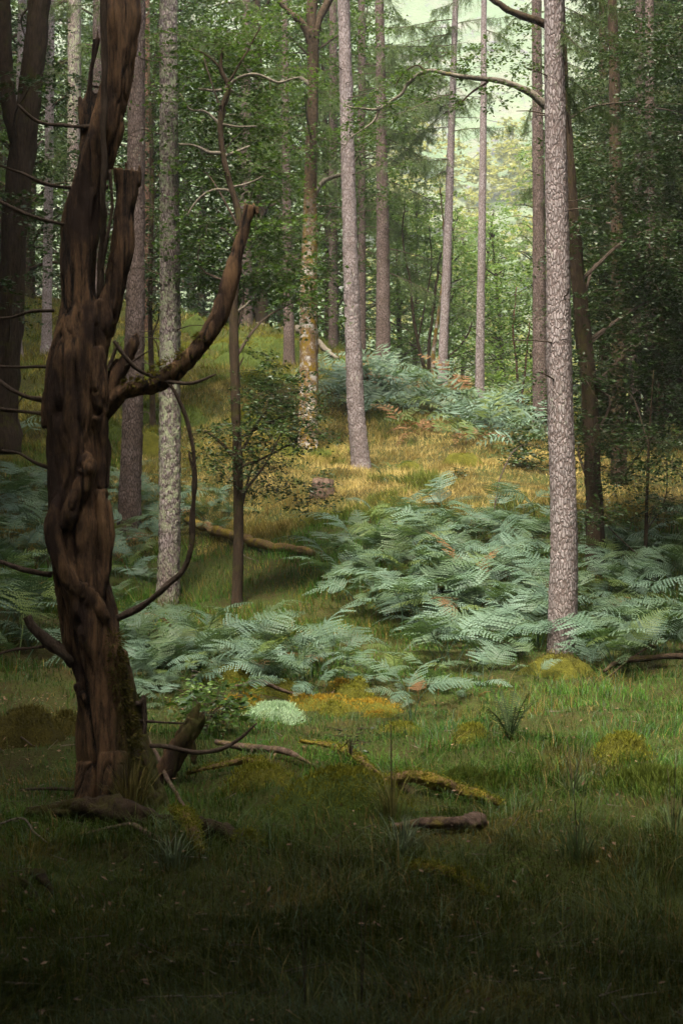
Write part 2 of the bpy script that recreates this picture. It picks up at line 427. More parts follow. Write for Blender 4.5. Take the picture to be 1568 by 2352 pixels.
hx = np.linspace(-460, 460, 185); hy = np.concatenate([np.linspace(120, 520, 120), np.linspace(530, 760, 24)])
HX, HY = np.meshgrid(hx, hy)
def hillz(x, y):
    hq = np.stack([x, y, x * 0], -1)
    return -8 + 0.60 * np.maximum(y - 135, -10) * sstep(700, 350, y) ** 0.15 + sstep(130, 260, y) * (26 * fbm(hq * 0.008, 21, 4) + 6 * fbm(hq * 0.05, 25, 4))
HZ = hillz(HX, HY)
nx = len(hx); ii = np.arange(len(hy) - 1)[:, None] * nx + np.arange(nx - 1)[None]
Q = np.stack([ii, ii + 1, ii + nx + 1, ii + nx], -1).reshape(-1, 4)
tag(ob('hills', mk('hills', np.stack([HX, HY, HZ], -1).reshape(-1, 3), [Q], M_hill)), kind='structure')

# ------------------------------------------------------------------ leaves, sprays, crowns
def add_leaves(mb, c, a, n, L, Wd, mi=0, r=None, fold=0.12):
    s = unit(np.cross(a, n)); n = np.cross(s, a); N = len(c)
    L = np.broadcast_to(np.asarray(L, float), (N,))[:, None]; Wd = np.broadcast_to(np.asarray(Wd, float), (N,))[:, None]
    V = np.stack([c, c + a * L * .45 + s * Wd * .5 + n * Wd * fold, c + a * L, c + a * L * .45 - s * Wd * .5 + n * Wd * fold], 1).reshape(-1, 3)
    k = np.arange(N)[:, None] * 4
    T = np.concatenate([k + [0, 1, 2], k + [0, 2, 3]])
    if r is None: r = rng.random(N)
    mb.add(V, None, T, mi, np.repeat(r, 4))

def add_ribbons(mb, p0, p1, w, mi=1):
    N = len(p0); d = unit(p1 - p0); s = unit(np.cross(d, np.array([0.3, 1, 0.2]))); u = np.cross(s, d)
    w = np.broadcast_to(np.asarray(w, float), (N,))[:, None]
    V = np.stack([p0 + s * w, p0 - s * w * .5 + u * w * .87, p0 - s * w * .5 - u * w * .87, p1], 1).reshape(-1, 3)
    k = np.arange(N)[:, None] * 4
    mb.add(V, None, np.concatenate([k + [0, 1, 3], k + [1, 2, 3], k + [2, 0, 3]]), mi)

def add_sprays(mb, o, d, length, leaf, per, mi=0, twig=0.004, up=0.75, shade=None, width=0.62):
    """leafy twigs: o origin, d direction, `per` leaves each in two ranks"""
    N = len(o); up_v = np.array([0, 0, 1.0])
    length = np.broadcast_to(np.asarray(length, float), (N,))
    side = unit(np.cross(d, up_v) + 1e-6)
    add_ribbons(mb, o, o + d * length[:, None], twig)
    t = (np.arange(per) + .5) / per
    t = np.clip(np.repeat(t[None], N, 0) + rng.normal(0, .05, (N, per)), 0.05, 1.02)
    sg = np.where(np.arange(per) % 2 == 0, 1.0, -1.0)[None].repeat(N, 0)
    c = o[:, None] + d[:, None] * (length[:, None] * t)[..., None]
    c = c + np.array([0, 0, -1]) * (0.12 * length[:, None] * t ** 2)[..., None]
    a = unit(d[:, None] * rng.uniform(.2, .9, (N, per))[..., None] + side[:, None] * sg[..., None] + rng.normal(0, .28, (N, per, 3)))
    n = unit(up_v * up + rng.normal(0, .45, (N, per, 3)))
    c = c + a * 0.012 + rng.normal(0, 0.02, c.shape)
    L = leaf * rng.uniform(.65, 1.25, (N, per))
    rr = np.clip(rng.random((N, per)) * .6 + (rng.random(N)[:, None] if shade is None else shade[:, None]) * .5 - .05, 0, 1)
    add_leaves(mb, c.reshape(-1, 3), a.reshape(-1, 3), n.reshape(-1, 3), L.ravel(), L.ravel() * width, mi, rr.ravel())

def blob_sprays(mb, centre, rad, n, length=(.35, .8), leaf=0.07, per=16, mi=0, droop=-0.1, width=0.62):
    centre = np.asarray(centre, float); rad = np.asarray(rad, float)
    q = unit(rng.normal(0, 1, (n, 3))) * (rng.random(n) ** 0.45)[:, None]
    o = centre + q * rad
    d = q * np.array([1, 1, .35]) + rng.normal(0, .55, (n, 3)) * np.array([1, 1, .3]) + np.array([0, 0, droop])
    add_sprays(mb, o, unit(d), rng.uniform(*length, n), leaf, per, mi, width=width)

# five crown shapes for the wood behind, shared by many trees
def broadleaf_meshes(seed, H, rad, z0, nbl, nsp, leaf):
    global rng
    keep = rng; rng = np.random.default_rng(seed)
    trunk = MB(); crown = MB()
    lean = rng.normal(0, .5, 2)
    tp = np.array([[0, 0, -.4], [0, 0, 0], [lean[0] * .3, lean[1] * .3, H * .4], [lean[0], lean[1], H * .92]])
    path = resample(tp, 22); rr = np.interp(np.linspace(0, 1, 22), [0, .05, .5, 1], [.3, .22, .14, .03])
    trunk.add(*tube(path, rr, 9))
    for k in range(nbl):
        z = z0 + (H - z0) * ((k + rng.random()) / nbl)
        t = (z - z0) / (H - z0)
        env = rad * (0.55 + 0.6 * math.sin(math.pi * min(1, t * .85 + .12))) * (1 if t < .8 else 1.2 - t)
        a = k * 2.4 + rng.normal(0, .5); rr_ = env * (rng.uniform(.25, 1) ** .6)
        c = np.array([math.cos(a) * rr_ + lean[0] * t, math.sin(a) * rr_ + lean[1] * t, z])
        b0 = path[np.argmin(abs(path[:, 2] - max(z - .25 * rr_ - .3, .6)))]
        mid = (b0 + c) / 2 + np.array([0, 0, .25]) + rng.normal(0, .15, 3)
        trunk.add(*tube(resample([b0, mid, c], 7), np.linspace(.06, .015, 7), 5))
        s = rng.uniform(.75, 1.3)
        blob_sprays(crown, c, (1.15 * s, 1.15 * s, .55 * s), nsp, (.4, .9), leaf, 15)
    rng = keep
    return trunk.mesh('tree trunk', [M_oak]), crown.mesh('tree crown', [M_leaf, M_twig], smooth=False)
BROAD = [broadleaf_meshes(100 + k, H, r, z0, nb, 17, .15) for k, (H, r, z0, nb) in enumerate(
    [(17, 3.2, 1.2, 44), (15, 2.8, .8, 40), (20, 3.0, 2.5, 46), (13, 3.2, .6, 40), (18, 2.6, 1.0, 42)])]

def bgtree(k, x, y, rot, sc, mat, label, group, name='broadleaf_tree', z=None, cat='tree'):
    if z is None: z = float(gz(np.array([x]), np.array([y]))[0])
    t = thing(name, label, cat, (x, y, z), group); t.rotation_euler = (0, 0, rot); t.scale = (sc, sc, sc)
    ob('trunk', BROAD[k][0], t); c = ob('crown', BROAD[k][1], t)
    c.material_slots[0].link = 'OBJECT'; c.material_slots[0].material = mat
    return t

# wood behind the left slope, dark
def W(px, d): return (px - CX) / F * d
left_lab = 'dark broadleaf tree in the wood above the left slope'
for row, (d, step) in enumerate(((47, 250), (54, 230), (63, 200))):
    for k, px in enumerate(np.arange(-150, 720, step)):
        bgtree((k * 3 + row) % 5, W(px + rng.normal(0, 40), d), d + rng.normal(0, 1.2), rng.random() * 6.3, rng.uniform(.9, 1.2),
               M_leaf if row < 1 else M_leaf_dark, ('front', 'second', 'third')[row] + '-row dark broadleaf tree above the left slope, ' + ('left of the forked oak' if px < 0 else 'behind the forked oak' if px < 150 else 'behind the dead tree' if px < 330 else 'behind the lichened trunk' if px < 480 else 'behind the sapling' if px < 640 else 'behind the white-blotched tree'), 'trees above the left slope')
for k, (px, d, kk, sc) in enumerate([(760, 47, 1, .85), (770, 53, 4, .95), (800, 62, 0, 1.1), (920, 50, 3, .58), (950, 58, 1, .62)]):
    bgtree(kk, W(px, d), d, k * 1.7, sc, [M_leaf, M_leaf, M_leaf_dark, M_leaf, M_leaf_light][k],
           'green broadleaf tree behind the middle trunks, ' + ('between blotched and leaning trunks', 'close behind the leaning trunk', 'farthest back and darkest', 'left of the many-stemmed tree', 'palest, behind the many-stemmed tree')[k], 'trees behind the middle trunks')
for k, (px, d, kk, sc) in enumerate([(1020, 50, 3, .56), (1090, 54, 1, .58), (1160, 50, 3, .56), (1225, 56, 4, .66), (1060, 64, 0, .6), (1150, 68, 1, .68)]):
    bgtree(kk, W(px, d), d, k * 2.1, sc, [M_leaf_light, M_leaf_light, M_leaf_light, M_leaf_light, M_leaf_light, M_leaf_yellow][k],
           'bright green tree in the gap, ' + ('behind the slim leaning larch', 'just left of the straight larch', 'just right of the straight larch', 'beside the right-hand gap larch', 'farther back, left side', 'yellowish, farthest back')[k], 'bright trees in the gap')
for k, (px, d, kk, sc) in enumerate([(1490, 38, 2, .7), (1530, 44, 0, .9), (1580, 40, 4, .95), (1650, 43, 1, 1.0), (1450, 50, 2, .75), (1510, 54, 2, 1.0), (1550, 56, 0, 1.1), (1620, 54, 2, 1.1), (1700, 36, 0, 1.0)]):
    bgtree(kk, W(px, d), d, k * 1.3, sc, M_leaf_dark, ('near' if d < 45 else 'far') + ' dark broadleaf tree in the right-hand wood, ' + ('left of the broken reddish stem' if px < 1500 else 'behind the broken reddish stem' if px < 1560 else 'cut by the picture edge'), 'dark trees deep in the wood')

for k, px in enumerate(list(np.arange(-250, 760, 100)) + list(np.arange(1500, 1900, 90))):
    dd = 78 + 9 * (k % 3)
    bgtree(k % 5, W(px, dd), dd, k * 1.1, 1.55, M_leaf_dark, 'tall dark tree of the last row closing off the wood', 'last row of trees')
ring = [(r * math.cos(a), r * math.sin(a)) for r, n_ in ((15, 9), (21, 12), (28, 14)) for a in np.linspace(math.pi * .98, math.pi * 2.02, n_)]  # ring of unseen trees added to shut out low sky light
for yy in np.arange(3, 40, 3.6):
    for sg in (-1, 1): ring.append((sg * (.25 * yy + 9.5 + 3 * (yy % 2)), yy)); ring.append((sg * (.25 * yy + 15), yy + 1.5))
for k, (x, y) in enumerate(ring):
    bgtree(k % 5, x, y, k * 1.3, 1.0, M_leaf_dark, 'unseen broadleaf tree added round the viewpoint to shut out sky light', 'unseen trees added against sky light')
# pale wood on the foot of the far hill
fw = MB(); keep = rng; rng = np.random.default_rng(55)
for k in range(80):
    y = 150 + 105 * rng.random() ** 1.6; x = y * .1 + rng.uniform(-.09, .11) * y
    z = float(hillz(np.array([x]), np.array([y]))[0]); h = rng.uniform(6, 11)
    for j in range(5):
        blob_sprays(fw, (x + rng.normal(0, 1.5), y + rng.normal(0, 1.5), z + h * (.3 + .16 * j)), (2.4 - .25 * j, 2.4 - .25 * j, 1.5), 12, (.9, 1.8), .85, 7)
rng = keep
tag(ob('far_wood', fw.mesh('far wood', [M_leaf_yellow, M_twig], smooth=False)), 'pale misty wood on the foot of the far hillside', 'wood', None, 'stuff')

# unseen oaks added overhead, round and behind the viewpoint to shade foreground and sides
def overhead(x, y, k, sc, H, label='unseen mossy oak added to shade the dark grass'):
    z = float(gz(np.array([x]), np.array([y]))[0])
    t = thing('oak_tree', label, 'tree', (x, y, z), 'unseen oaks added for shade')
    t.rotation_euler = (0, 0, k * 1.9); t.scale = (sc,) * 3
    key = ('o', k % 3)
    if key not in OAKS:
        tr, cr = MB(), MB()
        path = resample([[0, 0, -.3], [0, 0, 1], [.2, .1, 5], [.1, .3, 11]], 24)
        tr.add(*tube(path, np.interp(np.linspace(0, 1, 24), [0, .1, .5, 1], [.42, .3, .22, .06]), 12))
        for j in range(34):
            a = j * 2.4; rr_ = 4.6 * math.sqrt((j + .5) / 34); z_ = 7.3 + rng.random() * 3.8 + .7 * (1 - rr_ / 4.6)
            c = np.array([math.cos(a) * rr_, math.sin(a) * rr_, z_])
            b0 = path[np.argmin(abs(path[:, 2] - min(z_ - .3 * rr_, 10)))]
            tr.add(*tube(resample([b0, (b0 + c) / 2 + [0, 0, .5], c], 7), np.linspace(.09, .02, 7), 5))
            blob_sprays(cr, c, (1.35, 1.35, .6), 34, (.5, 1.0), .25, 12)
        OAKS[key] = (tr.mesh('oak trunk', [M_oak]), cr.mesh('oak crown', [M_leaf, M_twig], smooth=False))
    ob('trunk', OAKS[key][0], t); ob('crown', OAKS[key][1], t)
OAKS = {}
for k, (x, y, sc_) in enumerate([(-12.5, 23, 1.45), (13.2, 22, 1.45), (-15, 34, 1.6), (16.5, 31, 1.6), (-11, 14, 1.2), (8.4, 13.5, 1.2), (-10.2, 17.0, 1.3), (8.0, 11.5, 1.15)]):
    overhead(x, y, k, sc_, 11, 'tall unseen oak added to shade the side of the glade')
for k, (x, y) in enumerate([(-4.3, 2.0), (4.8, -2.3), (-1.0, -1.8), (-9.0, 6.5), (9.6, 4.0), (0.3, -5.0), (-7.8, 10.5), (-6.0, -7.5), (6.5, -8.5), (-12.5, -1), (12.5, -2), (-13, 13), (12.5, 11.5), (0, -11), (-11.5, 20.5), (11.5, 19.5), (-15, 29), (14, 27), (19, 6), (-19, 7), (-18, -8), (18, -9), (5, -17), (-5, -18), (15, -18), (-15, -18)]):
    overhead(x, y, k, 1, 11)

# ------------------------------------------------------------------ trunks
def plate_disp(amp, nc, ch, seed):
    def f(th, s, r):
        v = s / ch + 0.25 * noise(np.stack([th * 2, s * 6, s * 0], -1), seed)
        f1, f2, cid = cells(th / (2 * np.pi) * nc, v, nc, seed)
        q = np.stack([np.cos(th) * 2, np.sin(th) * 2, s * 1.3], -1)
        return amp * (np.clip((f2 - f1) * 2.6, 0, 1) * (.5 + .8 * cid) - .5) + .05 * r * noise(q, seed + 9)
    return f
def oak_disp(amp, seed):
    def f(th, s, r):
        q = np.stack([np.cos(th) * 3.2, np.sin(th) * 3.2, s * 1.6], -1)
        return amp * fbm(q * 1.6, seed, 3) + .12 * r * noise(q * .5, seed + 4)
    return f

def trunk(root, pts, d, mat, total=None, seg=20, rows=120, disp=None, flare=1.35, d_top=None, bury=.35, name='trunk'):
    """pts: (px, py, width px) from the base up, at distance d; continues past the top of the picture to `total` metres"""
    base = np.array(root.location)
    w = []
    ymin, ymax = pts[-1][1], pts[0][1]
    for px, py, wd in pts:
        dd = d if d_top is None else d + (d_top - d) * (ymax - py) / (ymax - ymin)
        w.append(np.concatenate([P(px, py, dd), [wd / 2 * dd / F]]))
    w = np.array(w)
    h_in = w[-1, 2] - w[0, 2]
    if total and total > h_in:
        dirn = unit(w[-1, :3] - w[0, :3]); e = w[-1, :3] + dirn * (total - h_in)
        w = np.vstack([w, [*((w[-1, :3] + e) / 2), w[-1, 3] * .7], [*e, .03]])
    w = np.vstack([[*(w[0, :3] - [0, 0, bury]), w[0, 3]], w])
    c = resample(w, rows)
    hgt = c[:, 2] - w[1, 2]
    rad = np.maximum(c[:, 3], .01) * (1 + (flare - 1) * np.exp(-np.maximum(hgt + .05, 0) / .22))
    V, Qd, Tn = tube(c[:, :3], rad, seg, disp)
    mb = MB(); mb.add(V, Qd, Tn)
    return ob(name, mb.mesh(root.name + ' ' + name, [mat], base), root), c

def branch(root, pts, d, mat, name='branch', seg=7, rows=None, amp=.12, seed=0, off=0.0):
    """pts: (px, py, width px[, depth offset])"""
    w = np.array([np.concatenate([P(p[0], p[1], d + (p[3] if len(p) > 3 else off)), [p[2] / 2 * d / F]]) for p in pts])
    c = resample(w, rows or max(8, 5 * len(pts)))
    L = np.linalg.norm(np.diff(c[:, :3], axis=0), axis=1).sum()
    c[:, :3] += np.stack([noise(np.stack([c[:, 0] * 6 + k * 9, c[:, 1] * 6, c[:, 2] * 6], -1), seed + k) for k in range(3)], -1) * np.minimum(.03, .02 * L) * np.linspace(0, 1, len(c))[:, None]
    q = lambda th, s, r: amp * r * 2 * noise(np.stack([np.cos(th) * 2, np.sin(th) * 2, s * 14], -1), seed)
    V, Qd, Tn = tube(c[:, :3], np.maximum(c[:, 3], .002), seg, q)
    mb = MB(); mb.add(V, Qd, Tn)
    return ob(name, mb.mesh(root.name + ' ' + name, [mat], np.array(root.matrix_world.translation) if root.parent else np.array(root.location)), root), c

# larch boughs with hanging needle sprays, five shapes shared by all larches
def bough_mesh(seed, L):
    global rng
    keep = rng; rng = np.random.default_rng(seed)
    mb = MB()
    n = 14; t = np.linspace(0, 1, n)
    path = np.stack([t * L, .15 * np.sin(t * 3 + seed) * t, -.28 * L * t ** 1.6 + .12 * L * t ** 4], -1)
    mb.add(*tube(path, np.interp(t, [0, 1], [.014, .003]), 5), mi=1)
    k = int(30 * L)
    tt = rng.uniform(.12, 1, k); o = np.stack([np.interp(tt, t, path[:, j]) for j in range(3)], -1)
    d = unit(np.stack([rng.normal(.35, .5, k), rng.normal(0, .6, k), rng.uniform(-1.6, -.15, k)], -1))
    ln = rng.uniform(.18, .6, k) * (1.2 - .5 * tt)
    add_ribbons(mb, o, o + d * ln[:, None], .004)
    per = 16
    u = np.repeat(((np.arange(per) + .5) / per)[None], k, 0)
    c = (o[:, None] + d[:, None] * (ln[:, None] * u)[..., None]).reshape(-1, 3)
    for rep in range(4):
        a = unit(np.repeat(d, per, 0) * .5 + rng.normal(0, .6, c.shape))
        add_leaves(mb, c + rng.normal(0, .006, c.shape), a, unit(rng.normal(0, 1, c.shape)), rng.uniform(.04, .08, len(c)), .0065, 0, None, 0)
    rng = keep
    return mb.mesh('larch bough', [M_needle, M_twig], smooth=False)
BOUGH = [bough_mesh(300 + k, L) for k, L in enumerate((1.7, 2.1, 1.4, 2.5, 1.9))]
def bough(root, c, z, az, sc=1.0, k=0, tilt=0.0):
    i = np.argmin(abs(c[:, 2] - z))
    o = ob('bough', BOUGH[k % 5], root, c[i, :3] - np.array(root.location))
    o.rotation_euler = (0, tilt, az); o.scale = (sc, sc, sc)
def larch_crown(root, c, z0, z1, n, rmax=1.0, seed=0):
    g = np.random.default_rng(seed)
    for k in range(n):
        t = (k + g.random()) / n
        bough(root, c, z0 + (z1 - z0) * t, k * 2.4 + g.normal(0, .4), rmax * (1.15 - .75 * t) * g.uniform(.8, 1.2), k, g.uniform(-.25, .15))
def deadtwigs(root, c, lo, hi, n, seed, L=(.2, .7), mat=None):
    g = np.random.default_rng(seed)
    for k in range(n):
        i = np.argmin(abs(c[:, 2] - g.uniform(lo, hi))); p = c[i, :3]; r = c[i, 3]
        a = g.uniform(0, 6.28); l = g.uniform(*L); u = np.array([math.cos(a), math.sin(a), g.uniform(-.25, .25)])
        m = p + u * (r + l * .5) + g.normal(0, .04, 3); e = p + u * (r + l) + np.array([0, 0, -.12 * l]) + g.normal(0, .05, 3)
        mb = MB(); mb.add(*tube(resample([p, m, e], 7), np.linspace(.011, .004, 7), 5))
        ob('dead_branch', mb.mesh('dead branch', [mat or M_twig], np.array(root.location)), root)

LG = 'tall larches round the clearing'
def larch(label, pts, d, mat, total=19, seg=20, rows=130, disp=None, crown=None, group=LG, name='larch_tree', flare=1.35):
    b = P(pts[0][0], pts[0][1], d)
    t = thing(name, label, 'tree', b, group)
    o, c = trunk(t, pts, d, mat, total, seg, rows, disp, flare)
    return t, c

A, cA = larch('thick pale pinkish larch trunk standing on a moss mound at right of the clearing', [(1290, 1512, 62), (1291, 1450, 64), (1294, 1200, 60), (1285, 900, 58), (1280, 600, 54), (1275, 300, 49), (1271, 0, 44)], 15.8, M_larch, 19, 44, 620, plate_disp(.0095, 21, .055, 1), flare=1.25)
B, cB = larch('straight pale trunk covered in grey-green lichen right behind the dead snag', [(383, 1420, 54), (386, 1370, 52), (390, 1000, 48), (391, 700, 46), (389, 400, 43), (387, 0, 40)], 20, M_larch_lichen, 20, 40, 560, plate_disp(.017, 17, .055, 2), flare=1.2)
Cc, cC = larch('grey-brown larch trunk between the dead snag and the lichen-covered trunk', [(296, 1255, 54), (304, 1000, 48), (310, 750, 44), (313, 400, 40), (316, 0, 36)], 24, M_larch_brown, 20, 28, 320, plate_disp(.016, 13, .09, 3))
D, cD = larch('leaning pale larch trunk rising from the straw-coloured grass in mid-clearing', [(828, 1082, 42), (818, 950, 40), (808, 700, 36), (798, 350, 31), (789, 0, 27)], 27, M_larch, 20, 28, 360, plate_disp(.018, 13, .09, 4), flare=1.3)
Ff, cF = larch('broad greyish trunk standing at the top edge of the bracken bank', [(880, 856, 33), (879, 600, 30), (876, 300, 25), (871, 0, 20)], 38, M_larch_brown, 20, 20, 200, plate_disp(.016, 12, .11, 5))
Gg, cG = larch('thin trunk close behind the leaning trunk of the clearing', [(831, 850, 19), (831, 500, 18), (830, 0, 17)], 40, M_larch_brown, 19, 14, 120)
H, cH = larch('slim leaning larch at the left side of the bright gap', [(1016, 884, 21), (1026, 600, 20), (1036, 300, 16), (1046, 0, 13)], 37, M_larch, 19, 18, 160, plate_disp(.011, 11, .11, 6))
I, cI = larch('slim straight larch in the very middle of the bright gap', [(1101, 920, 21), (1105, 600, 18), (1109, 300, 15), (1111, 0, 12)], 36, M_larch, 19, 18, 160, plate_disp(.011, 11, .11, 7))
J, cJ = larch('larch at the right side of the bright gap, half behind the thick right trunk', [(1242, 1014, 38), (1238, 700, 31), (1234, 300, 25), (1231, 0, 21)], 32, M_larch_brown, 20, 20, 180, plate_disp(.016, 12, .1, 8))
L, cL = larch('thin grey trunk on the slope just left of the white-blotched tree', [(664, 848, 26), (659, 500, 20), (655, 150, 15), (654, 0, 13)], 38, M_larch_brown, 18, 16, 120)
Mm, cM = larch('thin trunk at the slope crest between the white-blotched tree and the leaning trunk', [(765, 806, 21), (765, 400, 19), (765, 0, 17)], 41, M_larch_brown, 18, 16, 120)
N, cN = larch('grey trunk at the crest of the left slope above a mossy bank', [(565, 762, 30), (565, 400, 24), (566, 0, 18)], 41, M_larch_brown, 18, 16, 120)
Pp, cP = larch('pale thin trunk between the forked oak and the dead snag', [(108, 800, 23), (113, 400, 21), (117, 0, 18)], 37, M_larch, 18, 16, 120)
Qq, cQ = larch('pale blotchy trunk close to the left of the snag top', [(168, 880, 31), (171, 300, 30), (172, 0, 29)], 31, M_larch_lichen, 18, 20, 160, plate_disp(.016, 12, .1, 12))
Rr, cR = larch('reddish grey trunk half hidden behind the top of the snag', [(222, 800, 26), (224, 300, 25), (226, 0, 24)], 36, M_larch_brown, 18, 16, 120)
Ss, cS = larch('slim pinkish trunk seen in the fork of the left oak', [(40, 810, 22), (47, 300, 22), (52, 0, 20)], 37, M_larch, 18, 16, 120)
R2, cR2 = larch('very thin reddish trunk just left of the lichen-covered trunk', [(336, 790, 15), (338, 400, 13), (339, 0, 11)], 40, M_larch_red, 17, 12, 80)
V1, cV = larch('pale thin trunk in the dark wood at right', [(1458, 1015, 26), (1460, 600, 23), (1466, 300, 20), (1468, 0, 18)], 33, M_larch_brown, 18, 14, 100)
W1, cW = larch('grey-brown trunk beside the broken reddish stem at right', [(1494, 1025, 24), (1492, 600, 22), (1490, 0, 20)], 32, M_larch_brown, 18, 14, 100)
X1, cX1 = larch('dark trunk close behind the oak with the long bough', [(1388, 1010, 26), (1386, 500, 24), (1384, 0, 20)], 34, M_oak, 18, 14, 100)
snagR = thing('dead_tree', 'thin broken reddish dead stem in the dark wood at right', 'tree', P(1516, 1022, 31.5))
trunk(snagR, [(1516, 1022, 15), (1518, 800, 14), (1523, 640, 13), (1527, 545, 8)], 31.5, M_larch_red, None, 10, 60, oak_disp(.02, 31))
for t, c, lo, hi, n, sd_ in ((A, cA, 3, 7, 9, 1), (B, cB, 3, 8.5, 12, 2), (D, cD, 5, 11, 14, 3), (Ff, cF, 7, 14, 14, 4), (H, cH, 6.5, 15, 14, 5), (I, cI, 6, 14, 9, 6), (Cc, cC, 3, 9, 12, 7), (J, cJ, 5, 12, 10, 8), (Gg, cG, 7, 14, 10, 9), (L, cL, 7, 14, 9, 10), (Qq, cQ, 5, 12, 8, 11), (N, cN, 8, 14, 8, 12), (Mm, cM, 8, 14, 8, 13)):
    deadtwigs(t, c, lo, hi, n, sd_, (.3, 1.3) if sd_ in (3, 4, 5, 8) else (.15, .7))
for i_, (t, c, z0, z1, n, s_) in enumerate(((A, cA, 8.6, 17, 14, .9), (B, cB, 10, 18, 20, .9), (Cc, cC, 9.5, 18, 20, .9), (D, cD, 12, 18.5, 9, .8), (Ff, cF, 12.0, 19, 12, 1.0), (H, cH, 11, 18, 12, .9), (I, cI, 13.5, 18, 7, .8), (J, cJ, 12.5, 19, 12, .9), (Gg, cG, 9.5, 18, 22, 1.2), (L, cL, 11, 17, 14, 1.1), (Mm, cM, 10, 17, 20, 1.2), (N, cN, 11, 17, 14, 1.1), (Qq, cQ, 9, 17, 16, 1), (Pp, cP, 10, 17, 14, 1), (V1, cV, 9, 16, 16, 1.1), (W1, cW, 8, 16, 14, 1.1))):
    larch_crown(t, c, z0, z1, n, s_, i_)
# drooping boughs in sight round the gap
g = np.random.default_rng(5)
for t, c, z0, z1, az0, n, s_ in ((H, cH, 10.5, 15, 3.0, 14, 1.0), (Ff, cF, 8, 14.5, 0.1, 13, 1.1), (Gg, cG, 9, 15, .0, 8, 1.2), (H, cH, 11.5, 15.5, 0.1, 4, .5), (J, cJ, 8.5, 12, .2, 14, 1.1), (V1, cV, 8, 12, 3.2, 12, 1.1)):
    for k in range(n): bough(t, c, g.uniform(z0, z1), az0 + g.normal(0, .55), s_ * g.uniform(.7, 1.3), k, g.uniform(-.1, .3))
for k in range(13): bough(A, cA, 6.4 + .14 * k, g.normal(.1, .9), g.uniform(.35, .55), k, g.uniform(.1, .5))

# ------------------------------------------------------------------ oaks and understorey
DENS = 2.9
def leafy(root, blobs, d, mats, leaf=.085, length=(.3, .75), per=15, dens=1.0, name='crown', limb_from=None, width=.62):
    """blobs: (px, py, rx px, ry px, depth offset, depth radius, sprays)"""
    mb = MB(); base = np.array(root.location)
    for (px, py, rx, ry, do, rd, n) in blobs:
        dd = d + do; c = P(px, py, dd)
        blob_sprays(mb, c, (rx * dd / F, rd, ry * dd / F), int(n * dens * DENS), length, leaf, per, droop=-.15, width=width)
        if limb_from is not None and rng.random() < (.25 if d in (20, 26) else .5):
            i = np.argmin(np.linalg.norm(limb_from[:, :3] - (c - [0, 0, .9]), axis=1)); b0 = limb_from[i, :3]
            m = (b0 + c) / 2 + rng.normal(0, .12, 3) + [0, 0, .08]
            mb.add(*tube(resample([b0, m, c], 8), np.linspace(min(.03, max(.01, limb_from[i, 3] * .4)), .006, 8), 5), mi=1)
    return ob(name, mb.mesh(root.name + ' ' + name, mats, base, smooth=False), root)

E = thing('oak_tree', 'tree with orange and white blotched bark on the slope, forked at the top', 'tree', P(705, 1045, 29.5))
_, cE = trunk(E, [(706, 1047, 44), (708, 900, 43), (709, 700, 40), (712, 500, 33), (716, 300, 27), (719, 130, 25), (718, 70, 27)], 29.5, M_birch, None, 22, 200, oak_disp(.035, 41), 1.5)
branch(E, [(719, 95, 22), (735, 40, 18), (760, -10, 20), (785, -150, 15)], 29.5, M_birch, 'limb')
branch(E, [(716, 105, 22), (695, 55, 17), (655, 20, 13), (620, -30, 14)], 29.5, M_birch, 'limb')
branch(E, [(717, 90, 26), (716, 30, 24), (722, -90, 20), (715, -250, 12)], 29.5, M_birch, 'limb')
branch(E, [(712, 480, 14), (740, 420, 11), (790, 395, 8), (840, 330, 5)], 29.5, M_oak_pale, 'limb', seed=3)
branch(E, [(716, 200, 14), (690, 180, 9), (640, 190, 7), (600, 215, 4)], 29.5, M_oak_pale, 'limb', seed=4)
leafy(E, [(640, 60, 70, 60, .5, 1, 34), (820, 60, 50, 60, 1, 1, 20), (740, 180, 70, 50, 1.2, 1, 22), (640, 250, 70, 50, .8, 1, 34), (800, 330, 60, 40, 0, .8, 20), (640, 400, 60, 50, 1, 1, 30),
          (760, 480, 60, 40, .8, .8, 20), (640, 540, 70, 45, 1.5, 1, 30), (750, 600, 70, 40, 1.5, .8, 24), (600, 640, 60, 40, 1.6, .8, 24), (690, 620, 50, 35, -.7, .5, 10), (715, 330, 50, 35, -.8, .4, 9), (700, 200, 50, 35, -.8, .4, 8), (725, 520, 45, 30, -.8, .4, 8), (880, 420, 50, 50, .5, 1, 14), (905, 250, 40, 40, .6, 1, 10)],
      29.5, [M_leaf, M_twig], .08, limb_from=cE)

O = thing('oak_tree', 'dark mossy oak forking low at the left edge', 'tree', P(12, 985, 22))
_, cO = trunk(O, [(6, 990, 68), (18, 800, 62), (29, 600, 57), (43, 420, 60), (57, 300, 55), (74, 170, 50), (92, 0, 45)], 22, M_oak, 13, 26, 220, oak_disp(.05, 51), 1.4)
branch(O, [(42, 330, 40), (20, 230, 36), (12, 120, 32), (8, 0, 30), (-5, -250, 22)], 22, M_oak, 'limb', 10, 30)
leafy(O, [(40, 470, 50, 40, -.8, .4, 6), (70, 200, 45, 40, -.8, .4, 6), (20, 680, 40, 40, -.8, .4, 5), (100, 330, 50, 60, 2.2, 1, 12), (20, 560, 50, 60, 3, 1, 10), (170, 380, 60, 60, 4, 1, 18), (90, 520, 50, 40, 4, 1, 12), (250, 480, 40, 60, 5, 1, 14), (150, 200, 70, 60, 5, 1, 22), (60, 90, 70, 50, 5, 1, 16), (110, 620, 40, 30, 5, 1, 8)], 22, [M_leaf_dark, M_twig], .075, limb_from=cO)

